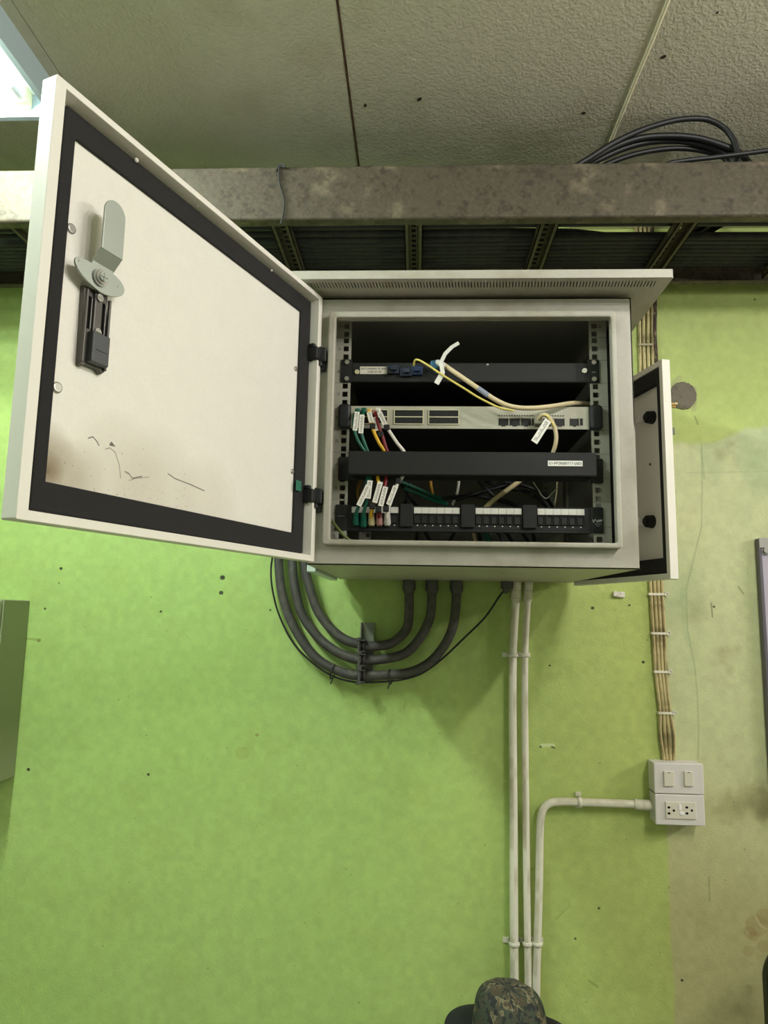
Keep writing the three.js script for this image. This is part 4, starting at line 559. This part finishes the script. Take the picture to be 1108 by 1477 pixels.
{ // cement plug: a rough disc, proud of the wall
  const c = [0.5851,2.1139,0], r = rng(9), s = new THREE.Shape(); for (let k = 0; k < 40; k++) { const a = k / 40 * 2 * Math.PI, q = 0.0345 * (1 + 0.07 * (r() - 0.5)); k ? s.lineTo(c[0] + Math.cos(a) * q * 0.98, c[1] + Math.sin(a) * q * 1.06) : s.moveTo(c[0] + q, c[1]); }
  const t = solo('cement_plug', 'round rough grey cement patch beside the ajar side panel', 'patch', ext(s, 0.004, -0.0005, 0.0012), bumpy(new THREE.MeshStandardMaterial({ roughness: 0.95, map: rep(grimy([112, 104, 92], [82, 76, 66], 0.8, 8), 0.12) }), noiseMid, 0.05, 0.002));
  for (const [dx, dy, cc] of [[-0.028, -0.022, 0xc9a66a], [-0.019, -0.021, 0xe2c890], [-0.010, -0.026, 0x6a6a40], [-0.024, -0.029, 0xb88a4a]]) { const m = new THREE.Mesh(new THREE.SphereGeometry(0.0048, 7, 5).scale(1, 0.7, 0.5), mat(cc, 0.9)); m.name = numbered('wood_crumb'); m.position.set(dx, dy + 0.036, 0.002); t.add(m); }
  const d = [0.5568,2.0203,0]; solo('wall_anchor', 'small grey square plug in the wall under the cement patch', 'wall plug', box(d[0] - 0.004, d[0] + 0.004, d[1] - 0.009, d[1] + 0.009, -0.001, 0.003, 0.001), mat(0x7c806e, 0.8));
}

// ---------- things at the edges of the picture ----------
{
  const t = thing('wall_box', 'olive grey metal box on the bright green wall beneath the open door', 'box', [-1.25, 1.1276, 0]);
  part('box_body', box(-1.42, -1.0885, 1.1276, 1.563, 0, 0.115, 0.003), bumpy(mat(0x8b9070, 0.55), noiseFine, 0.05, 0.0002), t);
  part('box_lid', box(-1.418, -1.091, 1.131, 1.56, 0.117, 0.128, 0.003), mat(0xa2a68c, 0.5), t);
}
{
  const t = thing('wall_board', 'lilac grey board in a dark frame at the edge of the stained wall', 'board', [0.95, 1.2, 0]);
  part('board_face', box(0.755, 1.25, 1.09, 1.735, 0.002, 0.012), mat(0xb9b2c2, 0.35), t);
  part('board_frame', ext(ring(0.7452, 1.08, 1.26, 1.7455, 0.0085, 0.0085, 0.0085, 0.0085, 0.002), 0.018, 0, 0.002), mat(0x6a6672, 0.4, { metalness: 0.3 }), t);
  part('corner_bracket', [box(0.7465, 0.772, 1.722, 1.7468, 0.0165, 0.0205, 0.001), rod([0.762, 1.716, 0.012], [0.762, 1.716, 0.024], 0.007, 12), box(0.752, 0.768, 1.706, 1.722, 0.012, 0.0165, 0.001)], mat(0xa9a8a4, 0.4, { metalness: 0.4 }), t, 'metal corner bracket');
}
{ // padded chair whose black back just enters the frame
  const t = thing('office_chair', 'black padded chair back against the stained wall at the bottom corner', 'chair', [0.80, 0, 0.32]);
  const s = rect(0.600, 0.55, 1.0, 0.915, 0.075), g = ext(s, 0.06, 0.215, 0.022);
  part('backrest', g, bumpy(mat(0x141416, 0.5), noiseFine, 0.03, 0.0003), t);
  part('seat', box(0.58, 1.02, 0.42, 0.49, 0.27, 0.70, 0.03), mat(0x141416, 0.6), t);
  part('back_support', box(0.77, 0.83, 0.44, 0.6, 0.22, 0.24, 0.004), M.blackDeep, t);
  for (const [x, z] of [[0.61, 0.30], [0.99, 0.30], [0.61, 0.66], [0.99, 0.66]]) part('leg', rod([x, 0, z], [x, 0.43, z], 0.012), M.blackDeep, t);
}
{ // camouflage hat seen from above
  const cx = 0.106, cz = 0.165, y0 = 0.676;
  const camo = pixelTex(256, 256, (i, j) => { const a = tileNoise(3, 34, 256)(i, j), b = tileNoise(3, 22, 256)(j, i), c = tileNoise(2, 4, 256)(i, j); let q = [56, 64, 50]; q = mix3(q, [112, 106, 80], sstep(0.52, 0.58, a)); q = mix3(q, [34, 38, 36], sstep(0.54, 0.6, b)); q = mix3(q, [70, 62, 46], 1 - sstep(0.34, 0.4, b)); return q.map((v) => v * (0.86 + 0.28 * c)); });
  const cloth = bumpy(new THREE.MeshStandardMaterial({ map: rep(camo, 1), roughness: 0.9 }), noiseFine, 0.5, 0.0006);
  const t = thing('camouflage_hat', 'green camouflage cloth hat with a dark brim in front of the white conduits', 'hat', [cx, y0, cz]);
  const prof = []; for (const [r, y] of [[0.0001, 0.104], [0.026, 0.102], [0.046, 0.095], [0.061, 0.081], [0.070, 0.062], [0.074, 0.042], [0.077, 0.015], [0.078, 0]]) prof.push(new THREE.Vector2(r, y));
  const sp = new THREE.SplineCurve(prof).getPoints(28).map((v) => new THREE.Vector2(Math.max(0.0001, v.x), v.y));
  const g = new THREE.LatheGeometry(sp, 64), p = g.attributes.position, uv = g.attributes.uv;
  for (let i = 0; i < p.count; i++) { const x = p.getX(i), y = p.getY(i), z = p.getZ(i), a = Math.atan2(z, x), rr = Math.hypot(x, z);
    const f = 1 + (0.05 * Math.sin(3 * a + 0.6) * (y > 0.03 ? 1 : y / 0.03) + 0.03 * Math.sin(7 * a + y * 30)) * Math.min(1, rr / 0.05), dip = 0.010 * Math.exp(-((x - 0.02) ** 2 + (z - 0.02) ** 2) / 0.0012) - 0.008 * Math.cos(2 * a + 0.5) * Math.min(1, rr / 0.06) * (y > 0.04 ? 1 : 0) + 0.004 * Math.sin(40 * x + 25 * z);
    p.setXYZ(i, x * f, y - dip * Math.min(1, y / 0.05), z * f); uv.setXY(i, uv.getX(i) * 4, uv.getY(i) * 1.3); }
  g.computeVertexNormals(); local('crown', g, cloth, t, 'rumpled camouflage crown');
  const br = new THREE.LatheGeometry([[0.074, 0.022], [0.10, 0.018], [0.130, 0.004], [0.132, 0.002], [0.130, 0.001], [0.10, 0.014], [0.074, 0.018]].map((v) => new THREE.Vector2(...v)), 64), bp = br.attributes.position;
  for (let i = 0; i < bp.count; i++) { const a = Math.atan2(bp.getZ(i), bp.getX(i)), r = Math.hypot(bp.getX(i), bp.getZ(i)); bp.setY(i, bp.getY(i) + 0.012 * Math.sin(2 * a + 1) * (r - 0.074) / 0.06); }
  br.computeVertexNormals(); local('brim', br, bumpy(mat(0x17191a, 0.9), noiseFine, 0.05, 0.0004), t, 'dark brim');
}

// ---------- ladder tray under the ceiling ----------
{
  const X0 = -1.9, X1 = 2.3;
  const t = thing('cable_ladder', 'galvanised ladder tray carrying black cables under the ceiling', 'cable tray', [0.2, 2.385, 0.24]);
  const rail = (z, dir, y0, y1) => { // C channel, web at z, flanges towards dir
    const s = new THREE.Shape(); const f = 0.026, th = 0.0022; s.moveTo(0, y0 + 0.008); s.quadraticCurveTo(0, y0, 0.009, y0); s.lineTo(f, y0); s.lineTo(f, y0 + th); s.lineTo(0.009, y0 + th); s.quadraticCurveTo(th, y0 + th, th, y0 + 0.009); s.lineTo(th, y1 - th); s.lineTo(f, y1 - th); s.lineTo(f, y1); s.lineTo(0.004, y1); s.quadraticCurveTo(0, y1, 0, y1 - 0.004); s.closePath();
    const g = new THREE.ExtrudeGeometry(s, { depth: X1 - X0, bevelEnabled: false, curveSegments: 6 }); g.rotateY(Math.PI / 2); g.translate(X0, 0, 0); if (dir < 0) { g.translate(0, 0, z); } else { g.scale(1, 1, -1); const ix = g.index; g.translate(0, 0, z); const q = g.toNonIndexed ? g : g; const p = q.attributes.position; for (let i = 0; i < p.count; i += 3) { const a = [p.getX(i), p.getY(i), p.getZ(i)]; p.setXYZ(i, p.getX(i + 1), p.getY(i + 1), p.getZ(i + 1)); p.setXYZ(i + 1, ...a); } q.computeVertexNormals(); }
    return uvm(g); };
  part('side_rail', rail(0.392, -1, 2.377, 2.5), M.galv, t, 'front side rail'); part('side_rail', rail(0.064, 1, 2.382, 2.5), M.galv, t, 'wall-side rail');
  for (let k = -6; k <= 6; k++) {
    const x = -0.405 + (k + 1) * 0.2955 - 0.2955; if (x < X0 + 0.05 || x > X1 - 0.05) continue;
    const w = 0.0205, y0 = 2.388, y1 = 2.409, q = rect(x - w, 0.089, x + w, 0.368);
    for (let z = 0.11; z < 0.36; z += 0.022) hole(q, x - 0.005, z, x + 0.005, z + 0.012, 0.002);
    const top = ext(q, 0.002); top.rotateX(Math.PI / 2); top.translate(0, y1, 0);
    part('rung', [uvm(top), box(x - w, x - w + 0.002, y0, y1, 0.089, 0.368), box(x + w - 0.002, x + w, y0, y1, 0.089, 0.368), box(x - w, x - w + 0.0085, y0, y0 + 0.002, 0.089, 0.368), box(x + w - 0.0085, x + w, y0, y0 + 0.002, 0.089, 0.368), rod([x + 0.004, y0 - 0.002, 0.358], [x + 0.004, y0 + 0.006, 0.358], 0.006, 8)], M.galv, t);
  }
  const r = rng(77);
  const lay = (z, y, rad, label, group, k) => { const pts = []; for (let x = X0 + 0.05; x <= X1; x += 0.25) pts.push([x, y + 0.0006 * r(), z + 0.004 * Math.sin(x * 2.1 + 1) + 0.002 * Math.sin(x * 5.3)]); solo('tray_cable', label, 'cable', tube(pts, rad, 90, 9), k % 3 ? M.cableGrime : M.cableBlack, group); };
  let k = 0;
  for (let z = 0.108; z < 0.237; z += 0.0183) lay(z, 2.4185, 0.0088, 'black cable lying in the ladder tray along its wall-side half', 'black cables along the wall-side half of the tray', k++);
  for (let z = 0.112; z < 0.180; z += 0.02) lay(z, 2.436, 0.009, 'black cable lying in the ladder tray along its wall-side half', 'black cables along the wall-side half of the tray', k++);
  for (let z = 0.291; z < 0.35; z += 0.0183) lay(z, 2.4195, 0.0088, 'black cable lying in the ladder tray just behind its front rail', 'black cables behind the front rail of the tray', k++);
  for (let z = 0.307; z < 0.345; z += 0.0195) lay(z, 2.4375, 0.009, 'black cable lying in the ladder tray just behind its front rail', 'black cables behind the front rail of the tray', k++);
  solo('tray_cable', 'black cable bowing across the gap between the two bundles in the tray', 'cable', tube([[X0 + 0.05, 2.4185, 0.262], [-0.6, 2.4185, 0.266], [0.0, 2.4185, 0.264], [0.15, 2.421, 0.258], [0.27, 2.437, 0.225], [0.4, 2.4365, 0.199], [0.7, 2.4365, 0.197], [1.2, 2.4365, 0.197], [X1, 2.4365, 0.197]], 0.0088, 90, 9), M.cableGrime);
  const loops = [['black cable loop arching highest above the tray rail', [[0.2374,2.5195,0.345], [0.274,2.5438,0.345], [0.3198,2.5747,0.345], [0.3656,2.599,0.345], [0.4188,2.6198,0.345], [0.4793,2.6338,0.345], [0.5344,2.6312,0.345], [0.569,2.609,0.345], [0.5855,2.5822,0.345], [0.5915,2.5557,0.345], [0.5965,2.5114,0.345]], 0.0062],
    ['black cable loop second from the ceiling above the tray rail', [[0.2467,2.5273,0.331], [0.2867,2.5534,0.331], [0.339,2.5828,0.331], [0.3925,2.6005,0.331], [0.4531,2.6045,0.331], [0.513,2.5986,0.331], [0.5647,2.581,0.331], [0.5996,2.5639,0.331], [0.6192,2.5421,0.331], [0.6298,2.5188,0.331]], 0.0072],
    ['black cable loop third from the ceiling above the tray rail', [[0.2622,2.5366,0.317], [0.3056,2.5612,0.317], [0.3583,2.5858,0.317], [0.4122,2.6002,0.317], [0.4731,2.6027,0.317], [0.5258,2.5934,0.317], [0.5703,2.5759,0.317], [0.592,2.5589,0.317], [0.6026,2.532,0.317]], 0.0072],
    ['black cable loop lowest above the tray rail', [[0.2964,2.5422,0.303], [0.3308,2.5604,0.303], [0.3775,2.5785,0.303], [0.4394,2.5912,0.303], [0.4931,2.5938,0.303], [0.5462,2.5845,0.303], [0.5834,2.5688,0.303], [0.5986,2.5382,0.303]], 0.006],
    ['black cable crossing the loops and running out over the tray rail', [[0.4094,2.5018,0.3605], [0.4394,2.5176,0.3605], [0.4763,2.5244,0.3605], [0.5352,2.5309,0.3605], [0.5939,2.5382,0.3605], [0.6496,2.5455,0.3605], [0.7547,2.5585,0.3605]], 0.0052]];
  for (const [l, p, q] of loops) { const a = p[0], b = p[p.length - 1]; solo('looped_cable', l, 'cable', tube([[a[0] - 0.05, 2.47, a[2]], ...p, [b[0] + 0.03, b[1] - 0.06, b[2]]], q, 120, 10), M.cableBlack); }
  for (const [dx, l] of [[0, 'black cable dropping askew across the tray gap, nearer the last rung'], [0.035, 'black cable dropping askew across the tray gap, farther from the last rung']]) solo('tray_cable', l, 'cable', tube([[0.64 + dx, 2.50, 0.33], [0.60 + dx, 2.466, 0.27], [0.565 + dx, 2.456, 0.22], [0.52 + dx, 2.462, 0.13]], 0.0085, 40), M.cableBlack);
  solo('tie_wire', 'thin dark wire hooked over the front tray rail', 'wire', tube([[-0.4063,2.4899,0.394], [-0.4018,2.4999,0.396], [-0.392,2.5002,0.4], [-0.3857,2.4936,0.4], [-0.3983,2.4968,0.398], [-0.3986,2.4618,0.397], [-0.3863,2.4167,0.397], [-0.3882,2.3822,0.396], [-0.3927,2.3681,0.393]], 0.002, 60, 7), mat(0x23241f, 0.7));
  solo('wall_trunking', 'white trunking strip on the wall seen through the tray gap', 'trunking', box(0.30, 0.9, 2.5755, 2.592, 0, 0.016, 0.002), M.pvc);
}

scene.traverse((o) => { if (o.isMesh) { o.castShadow = true; o.receiveShadow = true; } delete o.baseAt; });
renderer.render(scene, camera);
